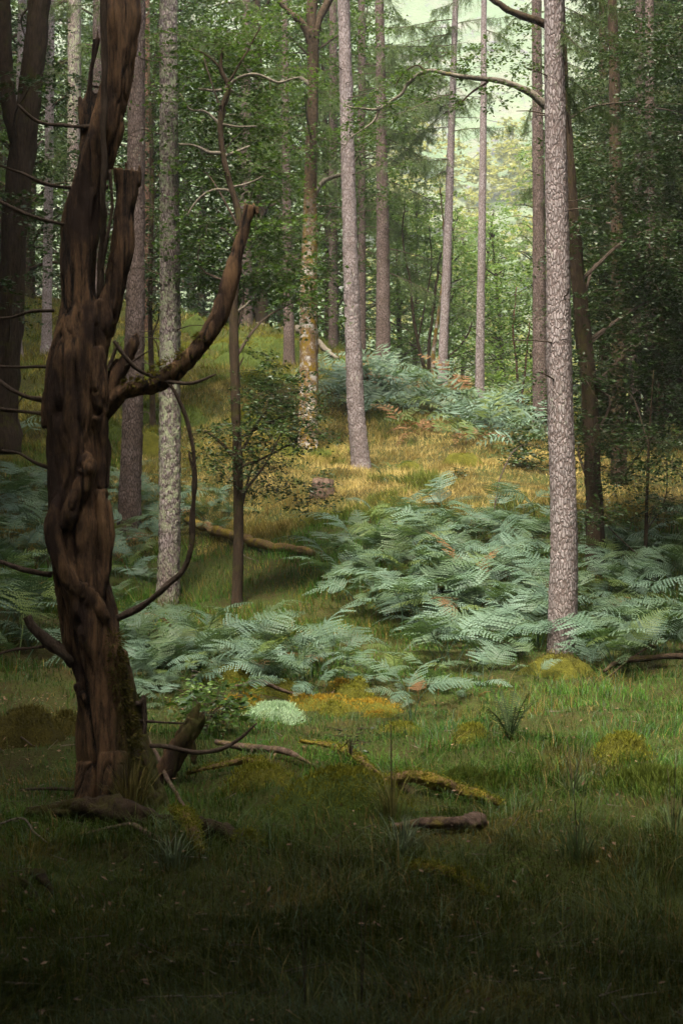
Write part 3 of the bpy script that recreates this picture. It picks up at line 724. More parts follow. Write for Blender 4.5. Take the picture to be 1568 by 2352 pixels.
K = thing('young_oak_tree', 'thin dark sapling with twisted pale twigs right of the lichen-covered trunk', 'tree', P(545, 1402, 19))
_, cK = trunk(K, [(544, 1405, 25), (548, 1250, 23), (546, 1050, 22), (540, 880, 21), (537, 700, 20), (542, 600, 16), (549, 495, 15), (528, 420, 14), (511, 345, 13), (508, 255, 12), (524, 195, 10), (508, 160, 9), (512, 110, 5)], 19, M_oak, None, 14, 200, oak_disp(.012, 61), 1.15)
for i_, pts in enumerate([[(509, 352, 10), (480, 350, 9), (455, 338, 7), (412, 330, 5)], [(513, 360, 8), (545, 348, 7), (575, 334, 4)], [(514, 206, 7), (485, 208, 7), (455, 204, 4)], [(516, 205, 9), (545, 180, 8), (580, 170, 6), (640, 188, 6), (690, 178, 3)],
                          [(532, 438, 8), (490, 436, 6), (460, 455, 6), (430, 497, 3)], [(534, 430, 6), (560, 424, 5), (605, 405, 3)], [(509, 290, 8), (470, 256, 6), (440, 252, 5), (415, 215, 3)], [(508, 285, 6), (540, 290, 5), (590, 290, 3)],
                          [(538, 720, 7), (560, 705, 6), (575, 690, 3)], [(541, 850, 8), (555, 830, 5), (560, 820, 3)], [(545, 1010, 9), (590, 985, 7), (650, 960, 5), (700, 950, 3)], [(545, 1060, 9), (500, 1010, 7), (470, 990, 4)], [(547, 1075, 8), (610, 1050, 6), (680, 1010, 3)],
                          [(509, 160, 6), (480, 130, 5), (440, 110, 3)], [(525, 190, 6), (560, 130, 5), (600, 60, 3)]]):
    branch(K, pts, 19, M_oak_pale if i_ < 9 else M_oak, 'limb', 6, 22, .1, i_, .0)
leafy(K, [(470, 120, 60, 50, .4, .7, 26), (560, 80, 70, 50, .8, .7, 26), (600, 180, 70, 40, .8, .7, 24), (450, 240, 50, 50, .6, .6, 20), (570, 290, 60, 40, .6, .6, 22), (460, 390, 50, 40, .6, .6, 20), (590, 400, 60, 45, .6, .6, 24),
          (470, 520, 50, 50, .7, .6, 22), (600, 520, 60, 40, .5, .6, 22), (640, 620, 60, 40, .6, .6, 20), (560, 650, 60, 40, 1, .6, 20), (450, 610, 40, 40, 1, .6, 16), (700, 680, 50, 30, .6, .6, 14)], 19, [M_leaf, M_twig], .07, limb_from=cK)
leafy(K, [(600, 930, 60, 45, .0, .5, 28), (665, 900, 50, 50, .1, .5, 24), (650, 985, 70, 45, -.2, .5, 34), (710, 970, 40, 45, 0, .4, 16), (590, 1040, 60, 35, -.1, .5, 22), (500, 990, 35, 40, .1, .4, 14), (490, 1060, 35, 30, 0, .4, 10), (620, 850, 50, 35, .2, .5, 14), (600, 1110, 60, 30, .2, .5, 14), (700, 1130, 60, 30, .4, .4, 14)],
      19, [M_leaf_dark, M_twig], .06, (.25, .5), 14, .85, 'low_foliage', cK, .5)

# thin understorey left of and behind the lichen-covered trunk
U1 = thing('young_beech_tree', 'leafy young tree behind the lichen-covered trunk', 'tree', onground(352, 30))
_, cU1 = trunk(U1, [(352, 1000, 14), (345, 700, 12), (350, 400, 10), (342, 150, 6)], 30, M_oak, None, 10, 60, oak_disp(.01, 71))
leafy(U1, [(350, 620, 60, 40, 0, 1, 22), (290, 560, 40, 40, 0, 1, 14), (350, 480, 60, 50, .4, 1, 24), (440, 560, 50, 40, 0, 1, 20), (330, 360, 50, 50, .4, 1, 22), (440, 330, 50, 60, 0, 1, 22), (340, 230, 50, 50, 0, 1, 22), (450, 160, 60, 60, 1, 1, 24), (350, 90, 50, 60, .5, 1, 24), (440, 40, 60, 50, 1, 1, 20), (330, 680, 40, 25, -.4, .5, 10), (520, 640, 50, 40, 1, 1, 14)],
      30, [M_leaf_dark, M_twig], .085, limb_from=cU1)
# oak at right with the long pale bough
T = thing('oak_tree', 'dark mossy oak right of the thick pale trunk, its long bough crossing the gap', 'tree', P(1366, 1335, 20))
_, cT = trunk(T, [(1367, 1338, 40), (1362, 1100, 37), (1352, 900, 35), (1336, 750, 32), (1322, 600, 30), (1308, 430, 30), (1292, 240, 28), (1284, 40, 24)], 20, M_oak, 11, 22, 200, oak_disp(.04, 81), 1.3)
branch(T, [(1292, 262, 26), (1250, 240, 21), (1215, 212, 18), (1180, 196, 14), (1130, 184, 13), (1080, 178, 12), (1030, 170, 10), (980, 161, 9), (950, 176, 8), (920, 212, 7), (890, 240, 7), (865, 252, 6), (830, 250, 5), (795, 245, 4)], 20, M_oak_pale, 'long_bough', 8, 90, .08, 5)
branch(T, [(870, 252, 6), (858, 278, 5), (835, 296, 4), (800, 320, 3), (780, 355, 2)], 20, M_oak_pale, 'limb', 6, 20, .1, 6)
branch(T, [(1120, 188, 6), (1080, 215, 5), (1060, 235, 3)], 20, M_oak, 'limb', 5, 14, .1, 7)
branch(T, [(975, 163, 5), (960, 150, 4), (935, 160, 3), (905, 200, 2)], 20, M_oak, 'limb', 5, 14, .1, 8)
branch(T, [(1285, 70, 22), (1225, 45, 18), (1180, 28, 16), (1150, 12, 14), (1110, -20, 10)], 20, M_oak, 'limb', 8, 26, .1, 9)
leafy(T, [(1110, 120, 45, 18, .1, .3, 9), (1140, 225, 30, 20, 0, .3, 5), (1200, 140, 25, 35, .3, .3, 8), (1075, 150, 35, 15, 0, .3, 7), (980, 190, 40, 18, .1, .3, 8), (930, 170, 30, 15, .1, .3, 6), (1050, 230, 25, 16, 0, .3, 4), (900, 245, 40, 15, 0, .3, 6), (1190, 205, 25, 18, 0, .3, 4), (850, 230, 40, 25, .2, .3, 8), (990, 130, 30, 14, 0, .3, 4), (1210, 60, 25, 40, .3, .3, 9), (820, 290, 30, 25, .2, .3, 8)], 20, [M_leaf, M_twig], .062, (.15, .32), 9, 1, 'bough_leaves', None, .55)
rb = [(1340 + 62 * a + rng.normal(0, 18), 60 + 78 * b + rng.normal(0, 20), 50, 40, rng.uniform(.6, 4.5), .7, 17 if b < 3 else 21) for a in range(5) for b in range(13) if not (b < 2 and a < 1)]
leafy(T, [(1335, 690, 40, 35, -.6, .3, 7), (1350, 860, 40, 35, -.6, .3, 7), (1325, 500, 35, 40, -.5, .3, 7), (1345, 980, 35, 30, -.6, .3, 5)] + [q for q in rb if q[4] < 2.6], 20, [M_leaf_dark, M_twig], .07, dens=1.0, limb_from=cT, width=.55)
U2 = thing('oak_tree', 'slim mossy trunk two trees right of the thick pale trunk', 'tree', P(1420, 1135, 26))
_, cU2 = trunk(U2, [(1421, 1138, 36), (1420, 900, 34), (1417, 600, 30), (1412, 300, 26), (1405, 0, 20)], 26, M_oak, 13, 18, 140, oak_disp(.02, 91), 1.3)
leafy(U2, [q for q in rb if q[4] >= 2.6] + [(1480, 880, 60, 50, -5, .8, 22), (1400, 700, 60, 40, -3, .8, 18), (1540, 700, 50, 60, -4, .8, 20), (1430, 950, 50, 35, -5, .7, 14), (1540, 960, 40, 40, -4, .7, 14)], 26, [M_leaf_dark, M_twig], .075, limb_from=cU2, width=.55)
HB = thing('holly_bush', 'low dark bush in front of the trunks at right, among bracken', 'bush', onground(1480, 19.5))
hb = np.array([np.concatenate([P(1480, 1290, 19.5), [.02]]), np.concatenate([P(1490, 1000, 19.5), [.012]]), np.concatenate([P(1500, 850, 19.5), [.006]])])
V, Qd, Tn = tube(resample(hb, 14)[:, :3], np.linspace(.03, .008, 14), 7); mb = MB(); mb.add(V, Qd, Tn)
ob('stem', mb.mesh('holly stem', [M_oak], np.array(HB.location)), HB)
leafy(HB, [(1450, 1010, 60, 40, 0, .5, 22), (1530, 1060, 50, 40, 0, .5, 18), (1420, 1090, 60, 35, .2, .5, 20), (1380, 1180, 40, 25, -.5, .4, 12), (1500, 1160, 60, 30, 0, .5, 16), (1350, 890, 40, 50, 1, .5, 12)], 19.5, [M_leaf_dark, M_twig], .06, (.25, .5), 13, 1, 'foliage', resample(hb, 14), .5)
BB = thing('holly_bush', 'small bush half hidden between the thick pale trunk and the far bracken', 'bush', onground(1210, 27))
leafy(BB, [(1200, 1050, 40, 30, 0, .5, 16), (1225, 1000, 30, 30, 0, .5, 12), (1235, 1085, 25, 20, 0, .4, 8)], 27, [M_leaf_dark, M_twig], .08, (.3, .5), 12, 1, 'foliage')

# many-stemmed tree at the top of the bracken bank and thin stems right of it
Y = thing('multi_stem_tree', 'many-stemmed tree with thin curved stems on top of the bracken bank', 'tree', P(985, 868, 39))
for i_, pts in enumerate([[(982, 872, 9), (962, 800, 8), (948, 720, 7), (940, 640, 6), (925, 560, 4), (930, 460, 3)], [(985, 872, 10), (985, 790, 8), (992, 730, 7), (1000, 660, 6), (1012, 580, 4)], [(992, 874, 11), (996, 800, 10), (1004, 740, 9), (1014, 670, 8), (1020, 560, 6), (1010, 430, 3)], [(958, 790, 5), (975, 700, 4), (990, 600, 3), (985, 520, 2)], [(996, 868, 7), (1030, 820, 6), (1060, 790, 5), (1085, 740, 3)]]):
    branch(Y, pts, 39, M_oak if i_ != 2 else M_birch, 'stem', 7, 34, .1, i_)
leafy(Y, [(930, 520, 60, 50, 1, 1, 28), (1000, 560, 50, 50, 1.5, 1, 22), (950, 630, 60, 40, 2, 1, 26), (1060, 620, 50, 50, 1, 1, 22), (900, 650, 40, 50, 2, 1, 18), (1050, 720, 60, 40, .8, 1, 24), (960, 720, 50, 30, 2, 1, 16), (1150, 680, 50, 40, 1, 1, 20), (1070, 800, 50, 30, .5, .8, 18), (1180, 760, 50, 50, 1, 1, 24), (1160, 850, 50, 40, 0, .8, 18), (930, 780, 40, 40, 2.5, 1, 14), (1200, 640, 30, 40, 1, 1, 12), (1000, 450, 40, 40, 1.5, 1, 10), (1210, 870, 30, 40, -1, .8, 14)], 39, [M_leaf_light, M_twig], .10, (.4, .8), 14)
Y2 = thing('thin_sapling', 'spindly sapling on the right slope of the bracken bank', 'tree', P(1190, 945, 36))
for i_, pts in enumerate([[(1190, 948, 8), (1187, 860, 6), (1178, 760, 5), (1186, 660, 3)], [(1193, 948, 6), (1205, 850, 5), (1215, 740, 3)]]): branch(Y2, pts, 36, M_larch_red, 'stem', 6, 24, .1, i_)
leafy(Y2, [(1180, 720, 40, 40, 0, .5, 14), (1200, 800, 35, 40, 0, .5, 14), (1180, 640, 35, 35, 0, .5, 8)], 36, [M_leaf, M_twig], .09, (.3, .6), 12)

# ------------------------------------------------------------------ the dead snag in front
SD = 7.9
snag = thing('dead_tree', 'big dark broken dead tree with hollow twisted trunk in the left foreground', 'tree', P(268, 1850, SD))
sb = np.array(snag.location)
def remeshed(name, tubes, d, voxel, mat, root, fine=1.0, seed=0, wf=1.0):
    """tubes: list of lists (px, py, width px, depth offset); all melt into one surface"""
    mb = MB()
    for pts in tubes:
        w = np.array([np.concatenate([P(p[0], p[1], d + (p[3] if len(p) > 3 else 0)), [p[2] * wf / 2 * d / F]]) for p in pts])
        c = resample(w, max(10, 6 * len(pts)))
        sd0 = int(abs(pts[0][0]))
        V, Qd, Tn = tube(c[:, :3], np.maximum(c[:, 3], .004), 16, lambda th, s, r: .13 * r * noise(np.stack([np.cos(th) * 1.3, np.sin(th) * 1.3, s * 2.2], -1), sd0) * 2)
        mb.add(V, Qd, Tn)
    me = mb.mesh(name, [mat], np.array(root.location))
    o = ob(name, me, root)
    m = o.modifiers.new('r', 'REMESH'); m.mode = 'VOXEL'; m.voxel_size = voxel; m.use_smooth_shade = True
    m2 = o.modifiers.new('s', 'SMOOTH'); m2.factor = .5; m2.iterations = 3
    dg = bpy.context.evaluated_depsgraph_get(); ev = o.evaluated_get(dg)
    nm = bpy.data.meshes.new_from_object(ev); o.modifiers.clear(); o.data = nm
    nm.materials.clear(); nm.materials.append(mat)
    n = len(nm.vertices); co = np.empty(n * 3, np.float32); nm.vertices.foreach_get('co', co); co = co.reshape(-1, 3).astype(float)
    no = np.empty(n * 3, np.float32); nm.vertices.foreach_get('normal', no); no = no.reshape(-1, 3)
    tw = co.copy(); a = .22 * co[:, 2]; tw[:, 0] = co[:, 0] * np.cos(a) - co[:, 1] * np.sin(a); tw[:, 1] = co[:, 0] * np.sin(a) + co[:, 1] * np.cos(a)
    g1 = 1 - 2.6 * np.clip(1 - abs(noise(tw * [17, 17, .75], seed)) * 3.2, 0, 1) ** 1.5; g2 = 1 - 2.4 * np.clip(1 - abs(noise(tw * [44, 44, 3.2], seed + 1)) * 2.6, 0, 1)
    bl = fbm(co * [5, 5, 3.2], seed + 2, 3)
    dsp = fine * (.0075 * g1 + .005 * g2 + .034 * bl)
    co += no * dsp[:, None]
    nm.vertices.foreach_set('co', co.astype(np.float32).ravel()); nm.update()
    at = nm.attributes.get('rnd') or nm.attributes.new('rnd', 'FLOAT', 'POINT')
    at.data.foreach_set('value', np.clip(.40 + .24 * g1 + .20 * g2 + .5 * bl, 0, 1).astype(np.float32))  # wood tone with groove shade painted in, so relief reads in flat light
    nm.polygons.foreach_set('use_smooth', np.ones(len(nm.polygons), bool))
    return o
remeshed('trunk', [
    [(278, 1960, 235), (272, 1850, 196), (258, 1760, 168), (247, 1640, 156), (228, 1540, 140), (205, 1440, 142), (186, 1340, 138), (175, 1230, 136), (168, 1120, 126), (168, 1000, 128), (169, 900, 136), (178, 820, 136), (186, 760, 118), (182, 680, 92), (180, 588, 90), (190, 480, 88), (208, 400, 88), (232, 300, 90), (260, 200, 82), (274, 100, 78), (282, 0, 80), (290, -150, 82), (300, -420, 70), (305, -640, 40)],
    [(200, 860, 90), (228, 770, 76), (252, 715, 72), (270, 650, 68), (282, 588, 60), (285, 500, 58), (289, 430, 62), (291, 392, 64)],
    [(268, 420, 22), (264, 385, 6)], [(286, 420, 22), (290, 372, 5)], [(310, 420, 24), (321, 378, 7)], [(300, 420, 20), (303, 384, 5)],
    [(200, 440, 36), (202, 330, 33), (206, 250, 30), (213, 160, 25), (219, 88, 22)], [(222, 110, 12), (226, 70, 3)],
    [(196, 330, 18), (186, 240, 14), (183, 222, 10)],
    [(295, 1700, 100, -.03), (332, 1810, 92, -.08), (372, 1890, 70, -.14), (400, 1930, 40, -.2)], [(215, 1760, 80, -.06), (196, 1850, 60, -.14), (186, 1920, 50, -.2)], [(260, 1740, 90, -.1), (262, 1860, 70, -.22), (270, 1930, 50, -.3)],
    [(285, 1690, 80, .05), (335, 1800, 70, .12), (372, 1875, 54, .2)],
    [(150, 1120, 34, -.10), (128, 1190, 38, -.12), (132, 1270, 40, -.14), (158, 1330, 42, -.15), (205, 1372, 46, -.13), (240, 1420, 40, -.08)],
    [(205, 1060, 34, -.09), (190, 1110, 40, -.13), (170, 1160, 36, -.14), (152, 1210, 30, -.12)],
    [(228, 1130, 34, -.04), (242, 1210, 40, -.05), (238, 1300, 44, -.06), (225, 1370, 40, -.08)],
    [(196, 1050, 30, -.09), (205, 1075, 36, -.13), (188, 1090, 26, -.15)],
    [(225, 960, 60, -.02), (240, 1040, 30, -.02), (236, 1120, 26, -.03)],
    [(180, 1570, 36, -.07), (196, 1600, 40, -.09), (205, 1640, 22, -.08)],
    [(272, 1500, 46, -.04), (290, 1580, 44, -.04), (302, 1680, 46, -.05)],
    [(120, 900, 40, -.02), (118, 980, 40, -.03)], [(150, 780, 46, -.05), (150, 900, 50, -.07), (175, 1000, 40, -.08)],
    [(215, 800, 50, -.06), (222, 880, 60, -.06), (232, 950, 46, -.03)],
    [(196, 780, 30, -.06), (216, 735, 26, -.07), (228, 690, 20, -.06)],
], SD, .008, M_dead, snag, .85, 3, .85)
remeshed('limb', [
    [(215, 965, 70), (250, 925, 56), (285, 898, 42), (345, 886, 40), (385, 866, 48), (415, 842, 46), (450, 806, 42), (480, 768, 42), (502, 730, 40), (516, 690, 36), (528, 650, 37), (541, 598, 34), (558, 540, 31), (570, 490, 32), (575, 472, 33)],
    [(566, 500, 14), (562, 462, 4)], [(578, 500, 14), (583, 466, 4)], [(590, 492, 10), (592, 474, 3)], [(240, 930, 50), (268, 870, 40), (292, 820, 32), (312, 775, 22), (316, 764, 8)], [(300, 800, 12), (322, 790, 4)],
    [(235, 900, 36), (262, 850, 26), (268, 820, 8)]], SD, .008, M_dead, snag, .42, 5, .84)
MS = bark_oak('moss on the limb', (0.09, 0.07, 0.02), (0.13, 0.10, 0.02), (0.12, 0.11, 0.015), 1.0)
mm = MB()
for (px, py, w) in [(340, 868, 36), (375, 850, 40), (395, 838, 40), (300, 882, 28), (425, 815, 26), (460, 775, 18)]:
    q = P(px, py, SD - .02); n = 130
    dr = unit(rng.normal(0, 1, (n, 3)) + [0, -.2, .3]); c = q + dr * np.array([w * .7, w * .35, w * .4]) * SD / F * rng.uniform(.6, 1, (n, 1))
    add_leaves(mm, c, unit(dr + [0, 0, -.5]), unit(rng.normal(0, 1, (n, 3))), .03, .007)
tag(ob('moss', mm.mesh('limb moss', [leafmat('hanging moss', (.06, .055, .01), (.13, .11, .015), .9, .2, .1)]), snag, -sb), kind='stuff')
sm = MB()
for k in range(9):
    q = P(262 + 4.2 * k + 40 * (k / 9) ** 2, 1480 + 42 * k, SD - .10); n = 200
    dr = unit(rng.normal(0, 1, (n, 3)) + [.5, -.5, .1]); c_ = q + dr * np.array([.06, .06, .09]) * rng.uniform(.5, 1, (n, 1))
    add_leaves(sm, c_, unit(dr + [0, 0, -.3]), unit(rng.normal(0, 1, (n, 3))), .028, .007)
tag(ob('moss', sm.mesh('trunk moss', [MFd]), snag, -sb), kind='stuff')
for i_, pts in enumerate([
    [(239, -60, 15, -.16), (240, 100, 15, -.14), (240, 300, 14, -.13), (237, 500, 15, -.1), (231, 600, 16, -.05), (226, 680, 14, -.02)],
    [(252, 390, 8, -.08), (258, 480, 7, -.08), (244, 560, 8, -.08), (238, 620, 6, -.06)],
    [(262, 783, 10), (285, 815, 9), (310, 843, 9), (345, 862, 8), (380, 873, 8), (440, 878, 8), (495, 860, 4)],
    [(250, 848, 12), (262, 815, 9), (272, 785, 5)],
    [(375, 868, 8), (395, 890, 8), (420, 938, 9), (440, 1003, 10), (449, 1088, 11), (445, 1176, 12), (441, 1251, 13), (415, 1316, 13), (360, 1376, 14), (300, 1403, 16), (250, 1418, 20)],
    [(443, 1078, 6), (436, 1050, 5), (435, 1035, 3)],
    [(0, 380, 6), (50, 398, 7), (100, 420, 8), (220, 432, 10), (250, 432, 10)], [(40, 240, 6), (90, 280, 8), (150, 290, 9), (245, 295, 11)], [(-10, 458, 6), (60, 492, 9), (145, 516, 9), (175, 520, 9)],
    [(-10, 732, 5), (30, 728, 6), (60, 718, 7), (125, 714, 8)], [(-10, 842, 5), (40, 843, 6), (115, 843, 8)], [(-10, 868, 9), (30, 898, 10), (60, 910, 11), (115, 920, 13)], [(-10, 938, 9), (50, 945, 10), (125, 955, 12)],
    [(5, 1035, 8), (40, 1040, 7), (75, 1060, 8), (120, 1078, 12)], [(-10, 1286, 8), (50, 1308, 11), (120, 1318, 15)], [(-10, 1505, 6), (30, 1493, 7), (70, 1488, 7), (140, 1474, 9)],
    [(62, 1416, 22), (75, 1440, 24), (100, 1462, 26), (145, 1500, 30), (175, 1520, 34)],
    [(330, 1604, 14), (332, 1650, 11), (329, 1714, 10)], [(300, 1610, 16), (322, 1616, 16), (332, 1598, 10)], [(290, 1655, 10), (360, 1658, 6), (425, 1661, 3)], [(300, 1714, 10), (380, 1716, 10), (460, 1728, 10), (525, 1716, 9), (565, 1690, 7), (592, 1660, 4)],
    [(290, 840, 5), (320, 820, 4), (350, 800, 2)], [(60, 900, 4), (40, 930, 3), (30, 950, 2)], [(365, 820, 4), (360, 790, 3), (345, 770, 2)], [(218, 348, 5), (230, 352, 4), (250, 350, 3)]]):
    branch(snag, pts, SD - .03, M_twig, 'dead_branch' if i_ > 1 else 'dead_stem', 8, max(16, 9 * len(pts)), .16, i_)

# broken mossy limb leaning at the foot of the snag, and the thin stick beside it
lim = thing('broken_limb', 'thick broken mossy limb end leaning at the foot of the dead tree', 'log', P(392, 1770, 8.6))
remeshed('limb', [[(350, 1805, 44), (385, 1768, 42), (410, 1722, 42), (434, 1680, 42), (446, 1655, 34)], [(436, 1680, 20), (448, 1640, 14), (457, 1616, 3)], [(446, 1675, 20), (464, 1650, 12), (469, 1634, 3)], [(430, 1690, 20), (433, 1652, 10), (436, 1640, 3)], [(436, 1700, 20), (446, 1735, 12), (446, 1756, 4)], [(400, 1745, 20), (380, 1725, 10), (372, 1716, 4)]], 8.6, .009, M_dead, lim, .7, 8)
def stick(name, label, pts, w, mat, lift=.01, cat='stick', seg=8, jag=.15, seed=0, group=None):
    """pts: (px, py) on the ground in the picture (or px, py, lift); w: width in metres at the ends"""
    q = np.array([G(p[0], p[1]) + np.array([0, 0, (p[2] if len(p) > 2 else 0) + lift]) for p in pts])
    t = thing(name, label, cat, q[0], group)
    c = resample(q, max(20, 18 * len(pts)))
    for _k in (0, 2): c[:, _k] += min(.05, .4 * max(w)) * noise(np.stack([c[:, 0] * 5 + 7 * _k, c[:, 1] * 5, c[:, 2] * 0], -1), seed + 3)
    rad = np.interp(np.linspace(0, 1, len(c)), np.linspace(0, 1, len(w)), w)
    V, Qd, Tn = tube(c, rad, seg, lambda th, s, r: jag * r * 3 * fbm(np.stack([np.cos(th) * 1.6, np.sin(th) * 1.6, s * 8], -1), seed, 3))
    mb = MB(); mb.add(V, Qd, Tn)
    ob('wood', mb.mesh(name, [mat], q[0]), t)
    if mat is M_mosslog:
        up = V[:-2][(V[:-2, 2] > np.repeat(c[:, 2], seg) - .005)]; k = rng.integers(0, len(up), 1500); mm = MB()
        add_leaves(mm, up[k] + rng.normal(0, .008, (1500, 3)), unit(rng.normal(0, .8, (1500, 3)) + [0, 0, .3]), unit(rng.normal(0, 1, (1500, 3))), rng.uniform(.012, .03, 1500), .006)
        tag(ob('moss_tufts', mm.mesh('moss tufts', [MF], q[0]), t), kind='stuff')
    return t, c
stick('fallen_stick', 'thin pale stick slanting from the foot of the dead tree into the grass', [(340, 1745, .14), (375, 1800, .08), (410, 1850, .03), (450, 1900)], [.008, .013, .012, .007], M_logbark)
stick('fallen_log', 'mossy fallen log lying behind the dark sapling among the bracken', [(430, 1225, .16), (520, 1250, .1), (600, 1268, .08), (720, 1288, .06)], [.07, .078, .07, .06], M_mosslog, .05, 'log', 14)
tlog, clog = stick('fallen_branch', 'pale bare forked branch lying on the moss in front of the mossy mound', [(500, 1735, .03), (545, 1745, .05), (600, 1746, .04), (660, 1752, .03), (720, 1772)], [.02, .028, .026, .02, .008], M_logbark, .03, 'branch')
branch(tlog, [(540, 1752, 10), (555, 1775, 8), (540, 1792, 5)], clog[14][1], M_logbark, 'side_branch')
branch(tlog, [(570, 1745, 9), (578, 1725, 7), (583, 1716, 4)], clog[36][1], M_logbark, 'side_branch')
tmb, cmb = stick('fallen_branch', 'orange moss-covered branch running from the mossy mound to the right', [(880, 1822, .03), (950, 1822, .07), (1010, 1836, .06), (1070, 1845, .03), (1150, 1858)], [.03, .042, .04, .03, .012], M_mosslog, .02, 'branch', 12, .3)
branch(tmb, [(950, 1826, 26), (925, 1805, 22), (905, 1786, 20), (895, 1776, 12)], cmb[14][1], M_logbark, 'broken_fork')
stick('fallen_branch', 'long thin mossy branch along the back of the largest moss mound', [(690, 1722, .03), (745, 1740, .06), (800, 1755, .05), (850, 1790, .05), (885, 1806, .02)], [.014, .024, .022, .02, .01], M_mosslog, .02, 'branch', 10, .3)
stick('fallen_branch', 'thin mossy branch reaching from the broken limb towards the flat moss bank', [(430, 1800, .02), (490, 1788, .05), (560, 1776, .05), (620, 1790, .02)], [.012, .02, .018, .008], M_mosslog, .02, 'branch', 10, .3)
stick('short_log', 'short cut length of bare wood lying in the grass below the mossy branch', [(905, 1913, .02), (960, 1912, .03), (1030, 1910, .03), (1103, 1908, .02)], [.018, .028, .034, .034], M_logbark, .0, 'log', 14, .28)
stick('fallen_log', 'long dark rotten log half sunk in the grass before the dead tree', [(60, 1885, .02), (180, 1895, .06), (300, 1912, .06), (420, 1925, .05), (520, 1948, .03), (610, 1968)], [.025, .06, .055, .05, .035, .012], M_oak, .012, 'log', 18, .4)
stick('moss_stub', 'short moss-topped branch stub curling off the rotten log', [(395, 1915, .10), (425, 1932, .09), (445, 1958, .04), (462, 1975)], [.02, .038, .035, .02], M_mosslog, .02, 'log', 10, .2)
stick('moss_end', 'mossy tapered root tip at the far right end of the rotten log', [(540, 1945, .02), (575, 1952, .03), (600, 1962)], [.012, .022, .006], M_mosslog, .02, 'log', 8)
stick('fallen_stick', 'thin wandering root-like stick in front of the rotten log', [(200, 1932, .02), (280, 1925, .04), (340, 1935, .03), (420, 1965)], [.008, .015, .013, .006], M_logbark, .01)
stick('fallen_stick', 'pale thin stick at the left edge in the dark grass', [(-10, 1932, .05), (40, 1926, .06), (80, 1938, .03), (110, 1955)], [.006, .006, .005, .003], M_oak_pale, .02)
stick('fallen_stick', 'dim mossy stick sunk in the dark grass of the lower middle', [(930, 2010, .02), (985, 2018, .04), (1040, 2030, .03), (1110, 2055)], [.02, .026, .022, .008], M_mosslog, .0, 'stick')
for k, (x0, y0, x1, y1, lab) in enumerate([(0, 2060, 55, 2098, 'lowest of the three rotten wood pieces at the left edge'), (25, 2036, 90, 2085, 'middle one of the three rotten wood pieces at the left edge'), (50, 2016, 130, 2062, 'topmost of the three rotten wood pieces at the left edge')]):
    stick('rotten_wood', lab, [(x0, y0, .03), ((x0 + x1) / 2, (y0 + y1) / 2, .04), (x1, y1, .01)], [.012, .022, .008], M_oak, -.005, 'log', 9, .5, k, 'rotten wood at the left edge')
stick('fallen_stick', 'small hooked pinkish twig standing alone in the grass right of the rotten log', [(655, 1880, .0), (668, 1868, .03), (680, 1866, .06)], [.006, .009, .008], M_oak_pale)
stick('fallen_branch', 'dark fallen branch behind the grass right of the thick pale trunk', [(1385, 1560, .05), (1440, 1545, .1), (1500, 1542, .12), (1580, 1538, .1)], [.015, .03, .032, .03], M_oak, .02, 'branch')
stick('fallen_stick', 'thin dark stick leaning against the fallen branch at right', [(1400, 1562, .0), (1460, 1540, .14), (1520, 1525, .26)], [.012, .012, .006], M_oak, .02)
stick('fallen_stick', 'thin stick lying on the leaf litter left of the dead tree', [(0, 1700, .02), (40, 1712, .05), (75, 1725, .02)], [.006, .008, .004], M_twig, .01)
stick('fallen_stick', 'dark straight stick on the litter against the foot of the dead tree', [(60, 1826, .02), (120, 1828, .03), (190, 1830, .02)], [.008, .012, .01], M_twig, .01)
stick('fallen_log', 'mossy fallen trunk lying along the crest of the left slope', [(580, 735, .1), (630, 748, .12), (690, 775, .1), (775, 830, .0)], [.10, .12, .1, .05], M_oak_pale, .08, 'log', 10)
stick('fallen_branch', 'pale broken stick among the moss cushions', [(840 / 2 + 20, 1560, .04), (460, 1568, .05), (440, 1575, .03)], [.01, .016, .012], M_oak_pale, .03, 'branch')
stick('fallen_branch', 'dark bent branch lying over the orange moss beside the pale lichen cushion', [(540, 1592, .04), (600, 1590, .07), (640, 1600, .05), (690, 1610, .03)], [.012, .02, .018, .01], M_logbark, .02, 'branch')
stick('fallen_branch', 'bare branch arching over the bracken before the straw-coloured grass', [(1133, 1245, .3), (1150, 1180, .5), (1178, 1135, .6), (1220, 1108, .6)], [.014, .012, .009, .004], M_twig, .1, 'branch')
stick('fallen_stick', 'little forked pale stick by the fallen log behind the sapling', [(555, 1272, .16), (565, 1290, .06), (585, 1295, .02)], [.008, .01, .006], M_oak_pale, .01)

# stump
sp = G(742, 1138)
st = thing('tree_stump', 'small sawn tree stump in the straw-coloured grass', 'stump', sp)
V, Qd, Tn = tube(np.array([[0, 0, -.15], [0, 0, .02], [.0, 0, .14], [.01, 0, .27]]), np.array([.24, .21, .18, .175]), 26, oak_disp(.015, 77))
mb = MB(); mb.add(V, Qd, Tn); ob('stump_body', mb.mesh('stump body', [M_logbark]), st)
V, Qd, Tn = tube(np.array([[.01, 0, .272], [.012, 0, .284]]), np.array([.165, .158]), 26, oak_disp(.01, 78))
mb = MB(); mb.add(V, Qd, Tn); ob('cut_face', mb.mesh('cut face', [M_litter]), st)
sg = thing('seedling', 'tiny dark seedling growing from behind the sawn stump', 'plant', sp + [0, .18, .2])
mb = MB(); blob_sprays(mb, (0, 0, .16), (.12, .1, .14), 16, (.1, .2), .05, 9); ob('leaves', mb.mesh('seedling leaves', [M_leaf_dark, M_twig], smooth=False), sg)

